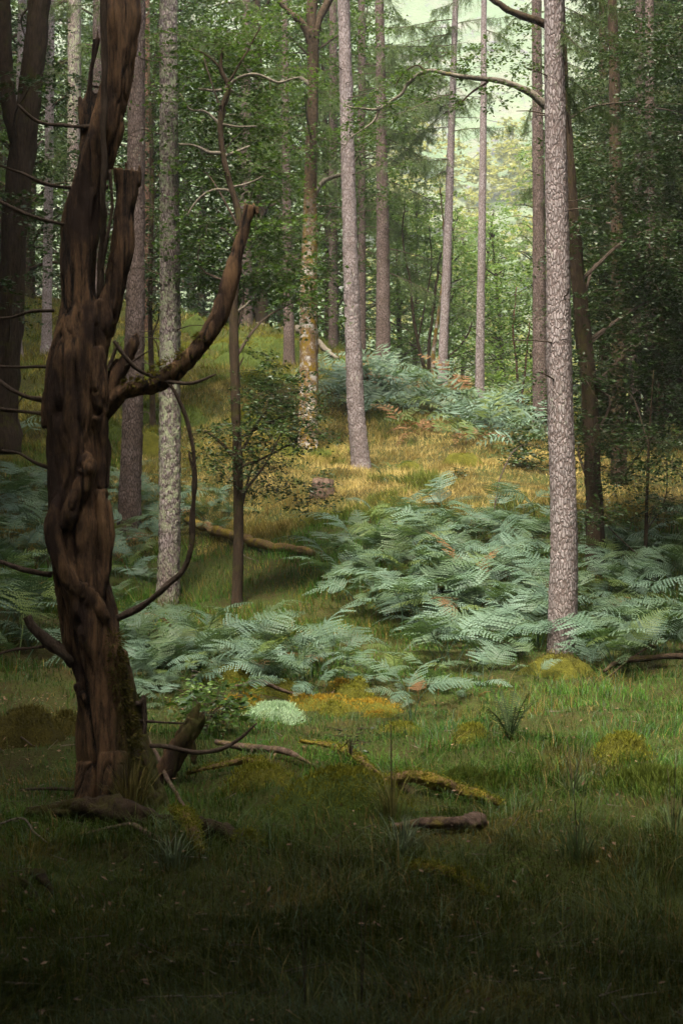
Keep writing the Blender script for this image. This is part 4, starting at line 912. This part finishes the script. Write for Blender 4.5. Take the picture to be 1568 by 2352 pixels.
# ------------------------------------------------------------------ moss mounds
def mound(name, label, px, py, wpx, hpx, mat, cat='moss mound', fuzz=900, group=None, depth=.8, fm=None, seed=0, fl=(.015, .035), fwd=.007):
    q = G(px, py); d = q[1]; rx = .66 * wpx * d / F; h = hpx * d / F
    t = thing(name, label, cat, q, group)
    a, b = 40, 16
    th = np.linspace(0, 2 * np.pi, a, endpoint=False); u = np.linspace(0, 1, b)
    TH, UU = np.meshgrid(th, u)
    rr = UU * rx * (1 + .38 * noise(np.stack([np.cos(TH) * 1.5 + px, np.sin(TH) * 1.5, TH * 0 + seed], -1), 3))
    x = rr * np.cos(TH); y = rr * np.sin(TH) * depth
    lump = .55 + .75 * noise(np.stack([x, y, x * 0], -1) * (1.3 / max(rx, .1)) + seed * 1.7, 4) + .3 * noise(np.stack([x, y, x * 0], -1) * (3.4 / max(rx, .1)) + seed, 7)
    z = h * np.maximum(1 - UU ** 2.6, 0) ** .75 * np.clip(.55 + .5 * lump, .45, 1.2) - .06 * UU ** 3
    p = np.stack([x, y, z], -1); z = z + (.2 * h * fbm(p * (2.2 / max(rx, .1)) + seed, 5, 3) + +.16 * h * noise(p * (9 / max(rx, .1)), 6)) * (1 - UU ** 4)
    dz = gz(q[0] + x, q[1] + y) - q[2]; z = z + dz * UU
    V = np.stack([x, y, z], -1).reshape(-1, 3)
    i = np.arange(b - 1)[:, None] * a; j = np.arange(a)[None]; j2 = (j + 1) % a
    ob('mound_body', mk(name, V, [np.stack([i + j, i + j2, i + a + j2, i + a + j], -1).reshape(-1, 4)], mat), t)
    if fuzz:
        mb = MB(); k = rng.integers(0, len(V), fuzz); c = V[k] + rng.normal(0, .02, (fuzz, 3)) * [1, 1, 0] - [0, 0, .004]
        add_leaves(mb, c, unit(rng.normal(0, .45, (fuzz, 3)) + [0, 0, 1]), unit(rng.normal(0, 1, (fuzz, 3))), rng.uniform(*fl, fuzz), fwd)
        tag(ob('moss_tufts', mb.mesh('moss tufts', [fm or MF]), t), kind='stuff')
    return t
mound('moss_mound', 'rounded yellow moss mound at right in front of dark green moss', 1430, 1752, 116, 50, M_moss, fuzz=2200)
mound('moss_mound', 'small mossy hump close left of the dark hard fern', 1080, 1706, 80, 32, M_moss, fuzz=1400)
mound('moss_mound', 'low moss hump right below the lone bracken frond', 925, 1684, 110, 20, M_moss, fuzz=1400)
mound('moss_mound', 'largest moss mound, in the middle beside the moss-covered branch', 790, 1838, 260, 62, M_moss_green, fuzz=4500, fm=MF)
mound('moss_mound', 'flat moss bank between the pale forked branch and the broken limb', 590, 1800, 160, 36, M_moss, fuzz=2200)
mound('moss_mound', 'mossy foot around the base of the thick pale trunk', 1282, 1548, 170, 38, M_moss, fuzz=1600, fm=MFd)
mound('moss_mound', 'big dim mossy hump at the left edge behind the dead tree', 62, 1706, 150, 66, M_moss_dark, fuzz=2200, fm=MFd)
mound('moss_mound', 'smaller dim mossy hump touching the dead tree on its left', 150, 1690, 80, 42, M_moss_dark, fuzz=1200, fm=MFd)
mound('moss_mound', 'bright yellow mossy hump under the bracken above the orange moss', 525, 1576, 110, 38, M_moss, fuzz=1400)
mound('moss_mound', 'orange moss hummock left of the pale lichen cushion', 560, 1630, 110, 28, M_moss, fuzz=1600, fm=MFo)
mound('moss_mound', 'orange moss hummock right of the pale lichen cushion', 740, 1628, 150, 24, M_moss, fuzz=1800, fm=MFo)
mound('moss_mound', 'narrow moss ridge behind the pale lichen cushion', 640, 1590, 120, 22, M_moss, fuzz=1200)
mound('moss_mound', 'orange strip of moss reaching right to the lone bracken frond', 850, 1632, 130, 20, M_moss, fuzz=1400, fm=MFo)
mound('lichen_cushion', 'pale mint green cushion of lichen glowing among the orange moss', 640, 1656, 112, 36, M_lichen, 'lichen', 4200, fm=MFl)
mound('moss_patch', 'dark green moss patch in front of the rounded mound at right', 1490, 1812, 200, 24, M_moss_green, 'moss patch', 3600, fm=MFg, fl=(.04, .09))
mound('moss_patch', 'dark green moss patch in the middle of the grass above the short log', 1075, 1812, 180, 22, M_moss_green, 'moss patch', 3600, fm=MFg, fl=(.04, .09))
mound('moss_mound', 'yellow mossy hummock in the straw-coloured grass at the clearing edge', 1065, 1072, 80, 28, M_moss, fuzz=700)
mound('moss_mound', 'small mossy tuft beside the foot of the leaning trunk', 940, 1078, 50, 16, M_moss, fuzz=400)
mound('moss_mound', 'mossy hummock at the foot of the larch right of the gap', 1160, 975, 100, 40, M_moss, fuzz=500)
mound('moss_mound', 'mossy bank under the fallen trunk on the crest', 640, 800, 100, 24, M_moss_green, fuzz=1500, fm=MF, fl=(.05, .12), fwd=.014)
mound('moss_mound', 'mossy hump on the left slope beside the lichen-covered trunk', 330, 1040, 90, 40, M_moss, fuzz=600)
mound('moss_mound', 'dark shrubby hump high on the left slope', 450, 760, 50, 30, M_moss_green, fuzz=400, fm=MFg)

gm = np.random.default_rng(91)
for k in range(16):
    px, py = gm.uniform(60, 660), gm.uniform(790, 1010)
    mound('moss_mound', 'low mossy tussock on the left slope, ' + ('near the forked oak' if px < 160 else 'behind the dead tree' if px < 330 else 'by the lichened trunk' if px < 460 else 'left of the blotched tree') + (', high up' if py < 880 else ', low down'), px, py, gm.uniform(50, 110), gm.uniform(16, 30), M_moss_green, fuzz=900, group='mossy tussocks on the left slope', fm=MF if k % 3 else MFg, seed=k * 3.0, fl=(.08, .2), fwd=.014)
for k in range(9):
    px, py = gm.uniform(540, 920), gm.uniform(1575, 1650)
    mound('moss_mound', 'small moss cushion in the lit strip, ' + ('left of' if px < 620 else 'close to' if px < 700 else 'right of') + ' the pale lichen' + (', behind it' if py < 1610 else ', level with it' if py < 1635 else ', in front'), px, py, gm.uniform(30, 70), gm.uniform(16, 30), M_moss, fuzz=700, group='moss cushions in the lit strip', fm=MFo if k % 2 else MF, seed=k * 5.0)

# ------------------------------------------------------------------ ferns
def frond_mesh(seed, L=1.15, stipe=.40, wid=.30, pairs=19, mats=None, curl=1.0, narrow=False):
    g = np.random.default_rng(seed); mb = MB()
    n = 26; s = np.linspace(0, 1, n)
    e0 = g.uniform(62, 78) if not narrow else 80
    el = np.radians(e0 - (e0 + g.uniform(8, 26) * curl) * sstep(.1, .95, s)) if not narrow else np.radians(e0 - g.uniform(15, 45) * s ** 2)
    az = g.normal(0, .25) * s
    dx = np.stack([np.cos(el) * np.cos(az), np.cos(el) * np.sin(az), np.sin(el)], -1)
    path = np.concatenate([[[0, 0, 0]], np.cumsum((dx[:-1] + dx[1:]) / 2 * L / (n - 1), 0)])
    mb.add(*tube(path, np.interp(s, [0, 1], [.006, .0015]), 4), mi=0, r=.2)
    T = unit(np.gradient(path, axis=0))
    sideV = unit(np.cross(T, [0, 0, 1.0])); nrm = np.cross(sideV, T)
    V, Tr, m = [], [], 0
    for i in range(pairs):
        t = (i + .3) / pairs; sp = stipe + (1 - stipe) * t
        p = np.array([np.interp(sp, s, path[:, k]) for k in range(3)])
        tv = unit(np.array([np.interp(sp, s, T[:, k]) for k in range(3)])); sv = unit(np.array([np.interp(sp, s, sideV[:, k]) for k in range(3)])); nv = np.cross(sv, tv)
        ln = (wid * (1 - t) ** .85 * min(1, .75 + 2 * t) + .012) * g.uniform(.9, 1.1) if not narrow else wid * math.sin(math.pi * min(1, .12 + t * .88)) ** .7 + .004
        for sg in (1, -1):
            if g.random() < .03: continue
            ax = unit(sv * sg + tv * (.32 + .25 * t) + nv * g.normal(-.02, .14)); lat = unit(np.cross(nv, ax))
            k = max(2, int(round(ln / .030))) if not narrow else 1
            u = np.linspace(0, 1, k + 1); c = p + ax * (ln * u)[:, None] - nv * (.18 * ln * u ** 2)[:, None] + tv * (.08 * ln * u ** 2)[:, None]
            rv = np.clip(g.normal(.5, .2), 0, 1)
            if narrow:
                V.append(np.array([p - tv * .0035, p + tv * .0035, c[1] + tv * .001, c[1] - tv * .003])); Tr += [[m, m + 1, m + 2], [m, m + 2, m + 3]]; m += 4; continue
            lob = (.085 * ln * (1 - u[:-1]) ** .6 + .006)
            for j in range(k):
                a, b = c[j], c[j + 1]
                for q in (1, -1):
                    tip = (a + b) / 2 + ax * lob[j] * .55 + lat * q * lob[j] + nv * g.normal(-.05, .1) * lob[j]
                    V.append(np.array([a, b, tip])); Tr.append([m, m + 1, m + 2]); m += 3
            V.append(np.array([c[-1] - lat * .003, c[-1] + lat * .003, c[-1] + ax * .012])); Tr.append([m, m + 1, m + 2]); m += 3
    Vv = np.concatenate(V)
    mb.add(Vv, None, np.array(Tr), 0, np.clip(.5 + .35 * noise(Vv * 9, seed) + g.normal(0, .1), 0, 1))
    return mb.mesh('bracken frond', [mats or M_fern], smooth=False)
FR = [frond_mesh(500 + k, L, st_, w) for k, (L, st_, w) in enumerate([(1.15, .36, .25), (1.0, .34, .22), (1.25, .40, .27), (.85, .32, .20), (1.1, .38, .23), (1.3, .45, .24), (.95, .30, .26), (.7, .3, .17)])]
def far_frond(seed, L, wid):
    g = np.random.default_rng(seed); mb = MB(); n = 14; s = np.linspace(0, 1, n)
    el = np.radians(70 - 88 * sstep(.05, .95, s)); dx = np.stack([np.cos(el), .12 * np.sin(s * 3 + seed), np.sin(el)], -1)
    path = np.concatenate([[[0, 0, 0]], np.cumsum((dx[:-1] + dx[1:]) / 2 * L / (n - 1), 0)])
    mb.add(*tube(path, np.interp(s, [0, 1], [.008, .003]), 4), r=.2)
    T = unit(np.gradient(path, axis=0)); sv = unit(np.cross(T, [0, 0, 1.0]))
    c, a, nn, LL, WW = [], [], [], [], []
    for i in range(12):
        t = (i + .3) / 12; k = min(n - 1, int((.34 + .66 * t) * (n - 1))); ln = wid * (1 - t) ** .8 + .02
        for sg in (1, -1):
            c.append(path[k] + T[k] * L / n * g.uniform(0, 1)); a.append(unit(sv[k] * sg + T[k] * .4 + [0, 0, g.normal(-.1, .15)])); nn.append(unit(np.cross(sv[k], T[k]) + g.normal(0, .2, 3))); LL.append(ln * g.uniform(.85, 1.1)); WW.append(.055 * (1 - .5 * t))
    add_leaves(mb, np.array(c), np.array(a), np.array(nn), LL, WW, 0, np.clip(g.normal(.6, .2, len(c)), 0, 1), .02)
    return mb.mesh('far bracken frond', [M_fern], smooth=False)
FRF = [far_frond(700 + k, L, w) for k, (L, w) in enumerate([(1.2, .34), (1.0, .28), (1.35, .36), (.85, .26)])]
def fern(q, sc, label, group, nf, mat=None, g=None, name='bracken_fern', down=None):
    t = thing(name, label, 'fern', q, group); a0 = g.random() * 6.28
    t.rotation_euler = (Matrix.Rotation(R(5 if q[1] < 28 else 22), 3, 'X') @ Matrix.Rotation(g.normal(0, .16), 3, 'Y') @ Matrix.Rotation(a0, 3, 'Z')).to_euler()
    for k in range(nf):
        f = ob('frond', FR[int(g.integers(0, 8))] if q[1] < 28.5 else FRF[int(g.integers(0, 4))], t, (g.normal(0, .04), g.normal(0, .04), -.03))
        f.rotation_euler = (g.normal(0, .2), g.normal(0, .2), k * 6.28 / nf + g.normal(0, .45)); s = sc * g.uniform(.6, 1.2); f.scale = (s, s, s * g.uniform(.8, 1.1))
        mat_ = mat if mat is not None else (M_fern_brown if g.random() < .018 else (M_fern_green if g.random() < .06 else None))
        if mat_ is not None:
            f.material_slots[0].link = 'OBJECT'; f.material_slots[0].material = mat_
    return t
def inpoly(x, y, poly):
    c = False; j = len(poly) - 1
    for i in range(len(poly)):
        if (poly[i][1] > y) != (poly[j][1] > y) and x < (poly[j][0] - poly[i][0]) * (y - poly[i][1]) / (poly[j][1] - poly[i][1]) + poly[i][0]: c = not c
        j = i
    return c
gf = np.random.default_rng(77)
def fernzone(poly, n, mind, sc, label, group, nf=(4, 6), brown=.0, green=.03, cols=None, rows=None):
    xs = [p[0] for p in poly]; ys = [p[1] for p in poly]; got = []
    for _ in range(n * 60):
        if len(got) >= n: break
        x, y = gf.uniform(min(xs), max(xs)), gf.uniform(min(ys), max(ys))
        if not inpoly(x, y, poly): continue
        if any(math.hypot(x - a, (y - b) * 2.2) < mind for a, b in got): continue
        got.append((x, y)); r = gf.random()
        m = M_fern_brown if r < brown else (M_fern_green if r < brown + green else None)
        l = label if m is None else (('withered brown ' if m is M_fern_brown else 'yellow-green ') + label.replace('blue-green ', ''))
        if cols:
            fx = (x - min(xs)) / (max(xs) - min(xs)); fy = (y - min(ys)) / (max(ys) - min(ys)); u_ = gf.uniform(.85, 1.15)
            l = ('small ' if u_ < .95 else ('mid-sized ' if u_ < 1.05 else 'large ')) + l + ', ' + rows[min(int(fy * len(rows)), len(rows) - 1)] + ', ' + cols[min(int(fx * len(cols)), len(cols) - 1)]
            fern(G(x, y), sc * u_, l, group, int(gf.integers(nf[0], nf[1] + 1)), m, gf); continue
        fern(G(x, y), sc * gf.uniform(.85, 1.15), l, group, int(gf.integers(nf[0], nf[1] + 1)), m, gf)
fernzone([(720, 1340), (760, 1260), (860, 1210), (1010, 1180), (1250, 1220), (1262, 1500), (1150, 1560), (1000, 1540), (930, 1480), (820, 1400)], 84, 34, 1.0, 'blue-green bracken in the large central bank', 'bracken in the main bank', rows=('below the straw grass', 'mid-bank', 'at the front edge'), cols=('by the fallen log', 'left of centre', 'right of centre', 'beside the thick trunk'))
fernzone([(280, 1500), (420, 1490), (560, 1490), (760, 1500), (800, 1570), (720, 1605), (600, 1580), (480, 1560), (380, 1575), (300, 1610)], 42, 36, .74, 'blue-green bracken behind the orange moss', 'bracken behind the moss', rows=('back row', 'front row'), cols=('beside the dead tree', 'below the lichened trunk', 'below the sapling', 'near the main bank'))
fernzone([(0, 1100), (110, 1090), (110, 1450), (90, 1560), (0, 1560)], 28, 34, 1.0, 'blue-green bracken left of the dead tree', 'bracken at the left edge', (4, 6), .0, .03, ('at the picture edge', 'against the dead tree'), ('highest up', 'halfway up', 'lowest down'))
fernzone([(220, 1130), (440, 1130), (560, 1180), (530, 1230), (440, 1230), (345, 1290), (340, 1400), (250, 1420)], 30, 34, .85, 'blue-green bracken in the shade', 'bracken before the fallen log', rows=('upper rows', 'lower rows'), cols=('behind the dead tree', 'by the lichened trunk', 'above the fallen log'))
fernzone([(1330, 1260), (1568, 1200), (1600, 1500), (1480, 1560), (1330, 1520)], 40, 36, .95, 'blue-green bracken in shade', 'bracken at the right edge', (4, 6), .0, .03, ('right of the thick trunk', 'below the dark bush', 'at the right picture edge'), ('back row', 'middle row', 'front row'))
fernzone([(740, 870), (850, 862), (1000, 905), (1100, 940), (1225, 965), (1225, 1030), (1110, 1015), (990, 950), (900, 960), (840, 950), (750, 930)], 74, 15, 1.05, 'blue-green bracken on the far bank', 'bracken on the far bank', (4, 6), .02, .05, ('behind the leaning trunk', 'below the many-stemmed tree', 'below the gap larches', 'at the right end'), ('along the crest', 'mid-slope', 'along its foot'))
fernzone([(850, 960), (960, 975), (1080, 1010), (1150, 1040), (1060, 1030), (900, 1000)], 9, 24, .8, 'bracken along the lower edge of the far bank', 'bracken on the far bank edge', (3, 4), .5, .5)
fernzone([(800, 1560), (900, 1530), (1040, 1570), (1240, 1545), (1230, 1600), (1000, 1625), (820, 1610)], 11, 34, .5, 'small bracken plant straying into the grass in front of the large bank', 'small bracken at the front of the bank', (3, 5))
fernzone([(290, 1560), (430, 1575), (560, 1590), (540, 1640), (420, 1660), (330, 1640)], 7, 34, .5, 'small bracken plant among the moss between the dead tree and the lichen cushion', 'small bracken by the moss', (3, 5))
for x, y, s, nf, lab in [(940, 1655, .62, 5, 'lone blue-green bracken plant in the grass beside the orange moss'), (1010, 1590, .6, 4, 'bracken plant at the tip of the main bank above the lone one'), (880, 1110, .5, 3, 'small bracken frond alone in the straw-coloured grass'), (905, 1085, .4, 3, 'smallest bracken in the straw-coloured grass below the leaning trunk'), (1350, 1545, .75, 4, 'bracken plant standing right beside the foot of the thick pale trunk'), (40, 1010, 1.0, 5, 'bracken plant on the left slope under the forked oak'), (490, 1240, .8, 3, 'bracken plant hanging over the fallen log')]:
    fern(G(x, y), s, lab, None, nf, None, gf)
hf = thing('hard_fern', 'dark upright fern with narrow ladder-like fronds in the lit grass', 'fern', G(1170, 1700))
HFM = [frond_mesh(600 + k, .37, .12, .042, 20, M_fern_dark, 1, True) for k in range(3)]
for k in range(11):
    f = ob('frond', HFM[k % 3], hf, (0, 0, -.01)); a = k * 6.283 / 11; f.rotation_euler = (gf.normal(0, .15), gf.uniform(.1, .5), a + gf.normal(0, .2)); s = gf.uniform(.75, 1.1); f.scale = (s, s, s)

# small leafy plants
def seedling(label, px, py, rad, n, leaf, mat=M_leaf, h=.3, cat='plant', w=.55, name='leafy_plant'):
    q = G(px, py); t = thing(name, label, cat, q)
    mb = MB(); blob_sprays(mb, (0, 0, h), rad, n, (.12, .25), leaf, 9, width=w)
    for k in range(7):
        a = rng.normal(0, 1, 3); e = np.array([a[0] * rad[0] * .7, a[1] * rad[1] * .7, h * 1.1]); mb.add(*tube(resample([[0, 0, -.03], e * [.3, .3, .6], e], 6), np.linspace(.006, .002, 6), 4), mi=1)
    ob('leaves', mb.mesh('plant leaves', [mat, M_twig], smooth=False), t)
seedling('broad-leaved seedling in front of the orange moss beside the dead tree', 470, 1690, (.28, .2, .17), 26, .075, M_leaf, .22)
seedling('smaller leafy seedling right behind the broken mossy limb', 520, 1670, (.14, .14, .13), 14, .06, M_leaf, .16)
seedling('pale leafy sprig at the left foot of the lichen cushion', 440, 1620, (.2, .15, .1), 16, .05, M_leaf_light, .15)
seedling('little dark twiggy sprig standing in the grass behind the mossy mound', 805, 1762, (.07, .06, .12), 14, .03, M_leaf_dark, .16)
seedling('dark low plant in the straw-coloured grass near the leaning trunk', 1045, 1100, (.15, .12, .08), 10, .06, M_leaf_dark, .1)

# ------------------------------------------------------------------ grass
def blades(x, y, h, w, col, segs=2, lean=.6, name='grass'):
    N = len(x); z = gz(x, y); a = rng.random(N) * 6.283; q = np.stack([x, y, z - .01], -1); aw = 9 * fbm(np.stack([x, y, x * 0], -1) * .9, 71, 2); a = np.where(rng.random(N) < .55, aw + rng.normal(0, .6, N), a)
    f = np.stack([np.cos(a), np.sin(a), a * 0], -1); s = np.stack([-np.sin(a), np.cos(a), a * 0], -1)
    ln = (lean * rng.random(N) * h)[:, None]; h_ = h[:, None]; w_ = w[:, None]
    m = q + f * ln * .3 + np.array([0, 0, 1]) * h_ * .55; t = q + f * ln + np.array([0, 0, 1]) * h_ * rng.uniform(.6, 1, (N, 1))
    if segs == 2:
        V = np.stack([q - s * w_, q + s * w_, m + s * w_ * .7, m - s * w_ * .7, t], 1).reshape(-1, 3); k = np.arange(N)[:, None] * 5
        polys = [k + [0, 1, 2, 3], k + [3, 2, 4]]; c = np.repeat(col, 5, 0)
    else:
        V = np.stack([q - s * w_, q + s * w_, t], 1).reshape(-1, 3); k = np.arange(N)[:, None] * 3; polys = [k + [0, 1, 2]]; c = np.repeat(col, 3, 0)
    return V, polys, c
def palette(x, y, kind):
    N = len(x); q = np.stack([x, y, x * 0], -1)
    green = np.array([.025, .068, .008]); bright = np.array([.056, .140, .013]); straw = np.array([.31, .23, .07]); brown = np.array([.14, .075, .024]); olive = np.array([.10, .088, .014]); blue = np.array([.08, .125, .065])
    n1 = fbm(q * .55, 31, 3)[:, None]; n2 = fbm(q * 2.2, 35, 2)[:, None]; r = rng.random((N, 1))
    if kind == 'near':
        c = green + (bright - green) * np.clip(.4 + n1 * 1.6, 0, 1)
        sh_ = sstep(9.5, 6.0, y)[:, None]; c = c * (1 - .55 * sh_) + np.array([.060, .042, .007]) * .55 * sh_  # dark warm tone of the foreground shade mixed into the blade colour
        c = np.where(n2 + .25 * (r - .5) > .46, olive, c); c = np.where(r > .955, straw * .6, c); c = np.where((r > .925) & (r < .955), brown, c); c = np.where((r < .12), blue, c)
    else:
        d = y[:, None]; xx = x[:, None]
        st = np.clip(sstep(22.5, 24.5, d) * sstep(34, 30.5, d) * sstep(-4.5, -1.5, xx) + .25 * n1, 0, 1)
        c = np.array([.15, .125, .018]) + (straw - olive) * np.clip(.1 + 1.2 * n1 + .8 * n2, -.2, .6)
        c = np.where(n1 - .2 * n2 > .15, bright, c) * (1 - st) + (straw * (1 + .2 * n2) + (np.array([.12, .125, .02]) - straw) * np.clip(1.3 * n2 - .02, 0, .8)) * st
        c = np.where((d < 22) & (r < .7), green + (bright - green) * np.clip(.5 + n1, 0, 1), c)
        c = np.where(r > .94, brown, c)
    return c * rng.uniform(.6, 1.4, (N, 1))
N1 = 260000
d = 1 / rng.uniform(1 / 17.5, 1 / 3.7, N1); x = rng.uniform(-1, 1, N1) * (.25 * d + 1.0)
q = np.stack([x, d, x * 0], -1); patch = np.clip(.9 + 1.3 * fbm(q * 1.3, 41, 3), .45, 1.9)
litter = sstep(-1.5, -2.3, x) * sstep(7.6, 8.4, d) * sstep(13, 11.5, d)
keepm = rng.random(N1) > .8 * litter; x, d, patch = x[keepm], d[keepm], patch[keepm]
h = (.035 + .11 * rng.random(len(x)) ** 1.6) * patch * np.interp(d, [4, 9, 17], [1.1, 1, 1.2]); w = np.interp(d, [4, 17], [.0013, .0032]) * rng.uniform(.6, 1.4, len(x))
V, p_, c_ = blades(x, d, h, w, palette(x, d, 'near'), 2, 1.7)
nl = 3500; dl = 1 / rng.uniform(1 / 15.5, 1 / 3.8, nl); xl = rng.uniform(-1, 1, nl) * (.25 * dl + .8)
V2, p2, c2 = blades(xl, dl, rng.uniform(.12, .28, nl), np.full(nl, .0016), np.array([.085, .095, .022]) * rng.uniform(.5, 1.5, (nl, 1)), 2, 1.6)
p_ = [np.concatenate([p_[i] , p2[i] + len(V)]) for i in (0, 1)]; V = np.concatenate([V, V2]); c_ = np.concatenate([c_, c2])
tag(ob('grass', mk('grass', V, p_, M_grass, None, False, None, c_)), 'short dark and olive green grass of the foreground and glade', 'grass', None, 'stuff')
N2 = 150000
d = 1 / rng.uniform(1 / 46, 1 / 16.5, N2); x = rng.uniform(-1, 1, N2) * (.25 * d + 1.5)
q = np.stack([x, d, x * 0], -1)
h = rng.uniform(.08, .24, N2) * (1 - .4 * sstep(23, 25, d) * sstep(33, 31, d) * sstep(-4, -2, x)) * np.clip(.85 + 1.5 * fbm(q * 1.1, 43, 3), .25, 2.0); w = np.interp(d, [16, 46], [.0035, .013]) * rng.uniform(.6, 1.4, N2)
V, p_, c_ = blades(x, d, h, w, palette(x, d, 'far'), 1, 1.0)
n3 = 110000; cl = rng.random(n3) < .55
d3 = np.where(cl, 1 / rng.uniform(1 / 33, 1 / 22.5, n3), 1 / rng.uniform(1 / 44, 1 / 27, n3)); x3 = np.where(cl, rng.uniform(-4.2, 5.2, n3), rng.uniform(-.26, 0, n3) * d3)
q3 = np.stack([x3, d3, x3 * 0], -1); nn3 = fbm(q3 * .7, 47, 3)[:, None]; mm3 = fbm(q3 * 2.0, 48, 2)[:, None]
c3 = np.where(cl[:, None], np.array([.29, .222, .072]) * (1 + .5 * mm3), np.array([.15, .135, .02]) + np.array([.16, .09, .03]) * np.clip(nn3 * 2, -.4, 1))
c3 = np.where(nn3 - .3 * mm3 > .24, np.array([.10, .125, .018]), c3) * rng.uniform(.65, 1.35, (n3, 1))
V3, p3, c3 = blades(x3, d3, rng.uniform(.07, .22, n3) * np.clip(.9 + 1.3 * nn3[:, 0], .4, 1.8), np.interp(d3, [22, 44], [.005, .011]) * rng.uniform(.6, 1.4, n3), c3, 1, 1.4)
p_ = [np.concatenate([p_[0], p3[0] + len(V)])]; V = np.concatenate([V, V3]); c_ = np.concatenate([c_, c3])
tag(ob('meadow_grass', mk('meadow grass', V, p_, M_grass, None, False, None, c_)), 'straw-coloured and yellow-green grass of the clearing and left slope', 'grass', None, 'stuff')

# rushes and long grass tufts
def rush(label, px, py, n, h, spread, stalks=0, col=(.07, .10, .035)):
    q = G(px, py); t = thing('rush_tuft', label, 'grass tuft', q, None)
    a = rng.random(n) * 6.28; f = np.stack([np.cos(a), np.sin(a), a * 0], -1); s = np.stack([-np.sin(a), np.cos(a), a * 0], -1)
    hh = (h * rng.uniform(.5, 1, n))[:, None]; sp = (spread * rng.random(n))[:, None]; b = f * (.09 * rng.random((n, 1))); w = .003
    pts = [b + f * sp * u ** 2 * hh + np.array([0, 0, 1]) * hh * (u - .35 * (sp > .7) * u ** 3) for u in (0, .35, .7, 1)]
    V = np.stack([pts[0] - s * w, pts[0] + s * w, pts[1] + s * w, pts[1] - s * w, pts[2] + s * w * .8, pts[2] - s * w * .8, pts[3]], 1).reshape(-1, 3); k = np.arange(n)[:, None] * 7
    c = np.repeat(np.array(col) * rng.uniform(.6, 1.5, (n, 1)), 7, 0)
    ob('blades', mk('rush blades', V, [np.concatenate([k + [0, 1, 2, 3], k + [3, 2, 4, 5]]), k + [5, 4, 6]], M_grass, None, False, None, c), t)
    for j in range(stalks):
        a = rng.random() * 6.28; e = np.array([math.cos(a) * .12 * rng.random(), math.sin(a) * .12, h * rng.uniform(1.3, 2.0)]); mb = MB()
        mb.add(*tube(resample([[0, 0, 0], e * [.4, .4, .55], e], 7), np.linspace(.002, .0012, 7), 4), r=.3); ob('stalk', mb.mesh('stalk', [M_twig]), t)
rush('rush tuft with tall thin stalks at lower right of the short log', 1325, 1985, 60, .2, 1.0, 3)
rush('rush tuft cut by the right edge of the picture', 1545, 1925, 60, .2, 1.0, 2)
rush('rush tuft below the left end of the short log', 925, 1960, 80, .2, 1.3, 0, (.10, .125, .07))
rush('small rush tuft with fine stalks between the two dark moss patches', 1315, 1830, 45, .2, 1.0, 4)
rush('pale grass tuft before the curled moss stub of the rotten log', 400, 1990, 60, .17, 1.2, 0, (.12, .15, .08))
rush('long grass grown up against the foot of the dead tree', 300, 1880, 150, .34, .8, 0, (.12, .10, .03))
rush('thin long grass before the big mossy mound', 900, 1885, 60, .3, .9, 3, (.14, .13, .04))
for px, py, lab in ((700, 2352, 'lone pale stalk in the dark grass at the very bottom, left one'), (830, 2340, 'leaning pale stalk in the dark grass at the bottom, right one')):
    rush(lab, px, py, 16, .22, .8, 2, (.13, .13, .04))

# fallen leaves
mb = MB(); n = 1700
d = 1 / rng.uniform(1 / 14, 1 / 4.2, n); x = rng.uniform(-1, 1, n) * (.25 * d + .6); u = rng.random(n) < .6
x = np.where(u, rng.uniform(-3.2, -1.5, n), x); d = np.where(u, rng.uniform(7.3, 12, n), d)
c = np.stack([x, d, gz(x, d) + np.where(u, .012, rng.uniform(.01, .09, n))], -1); a = unit(rng.normal(0, 1, (n, 3)) * [1, 1, .25])
add_leaves(mb, c, a, unit(rng.normal(0, .35, (n, 3)) + [0, 0, 1]), rng.uniform(.02, .04, n), .014)
n = 260; d = 1 / rng.uniform(1 / 14, 1 / 4.2, n); x = rng.uniform(-1, 1, n) * (.25 * d + .5); c = np.stack([x, d, gz(x, d) + .03], -1); e = c + unit(rng.normal(0, 1, (n, 3)) * [1, 1, .12]) * rng.uniform(.06, .22, (n, 1))
add_ribbons(mb, c, e, .004, 1)
tag(ob('leaf_litter', mb.mesh('leaf litter', [M_litter, M_oak_pale], smooth=False)), 'brown and pale fallen leaves and twigs scattered over moss and grass', 'fallen leaves', None, 'stuff')

# ------------------------------------------------------------------ haze in the air of the valley
HZM = bpy.data.materials.new('valley haze'); HZM.use_nodes = True; nn = HZM.node_tree.nodes; nn.remove(nn['Principled BSDF'])
pv = nn.new('ShaderNodeVolumePrincipled'); pv.inputs['Color'].default_value = (.84, .95, 1.0, 1); pv.inputs['Density'].default_value = 0.0005; pv.inputs['Anisotropy'].default_value = .2
HZM.node_tree.links.new(pv.outputs[0], nn['Material Output'].inputs['Volume'])
x0, x1, y0, y1, z0, z1 = -480, 480, -170, 780, -40, 420
V = [(x, y, z) for x in (x0, x1) for y in (y0, y1) for z in (z0, z1)]
tag(ob('haze', mk('haze', np.array(V, float), [[[0, 1, 3, 2], [4, 6, 7, 5], [0, 4, 5, 1], [2, 3, 7, 6], [0, 2, 6, 4], [1, 5, 7, 3]]], HZM, smooth=False)), 'thin pale haze in the valley air', 'haze', None, 'stuff')
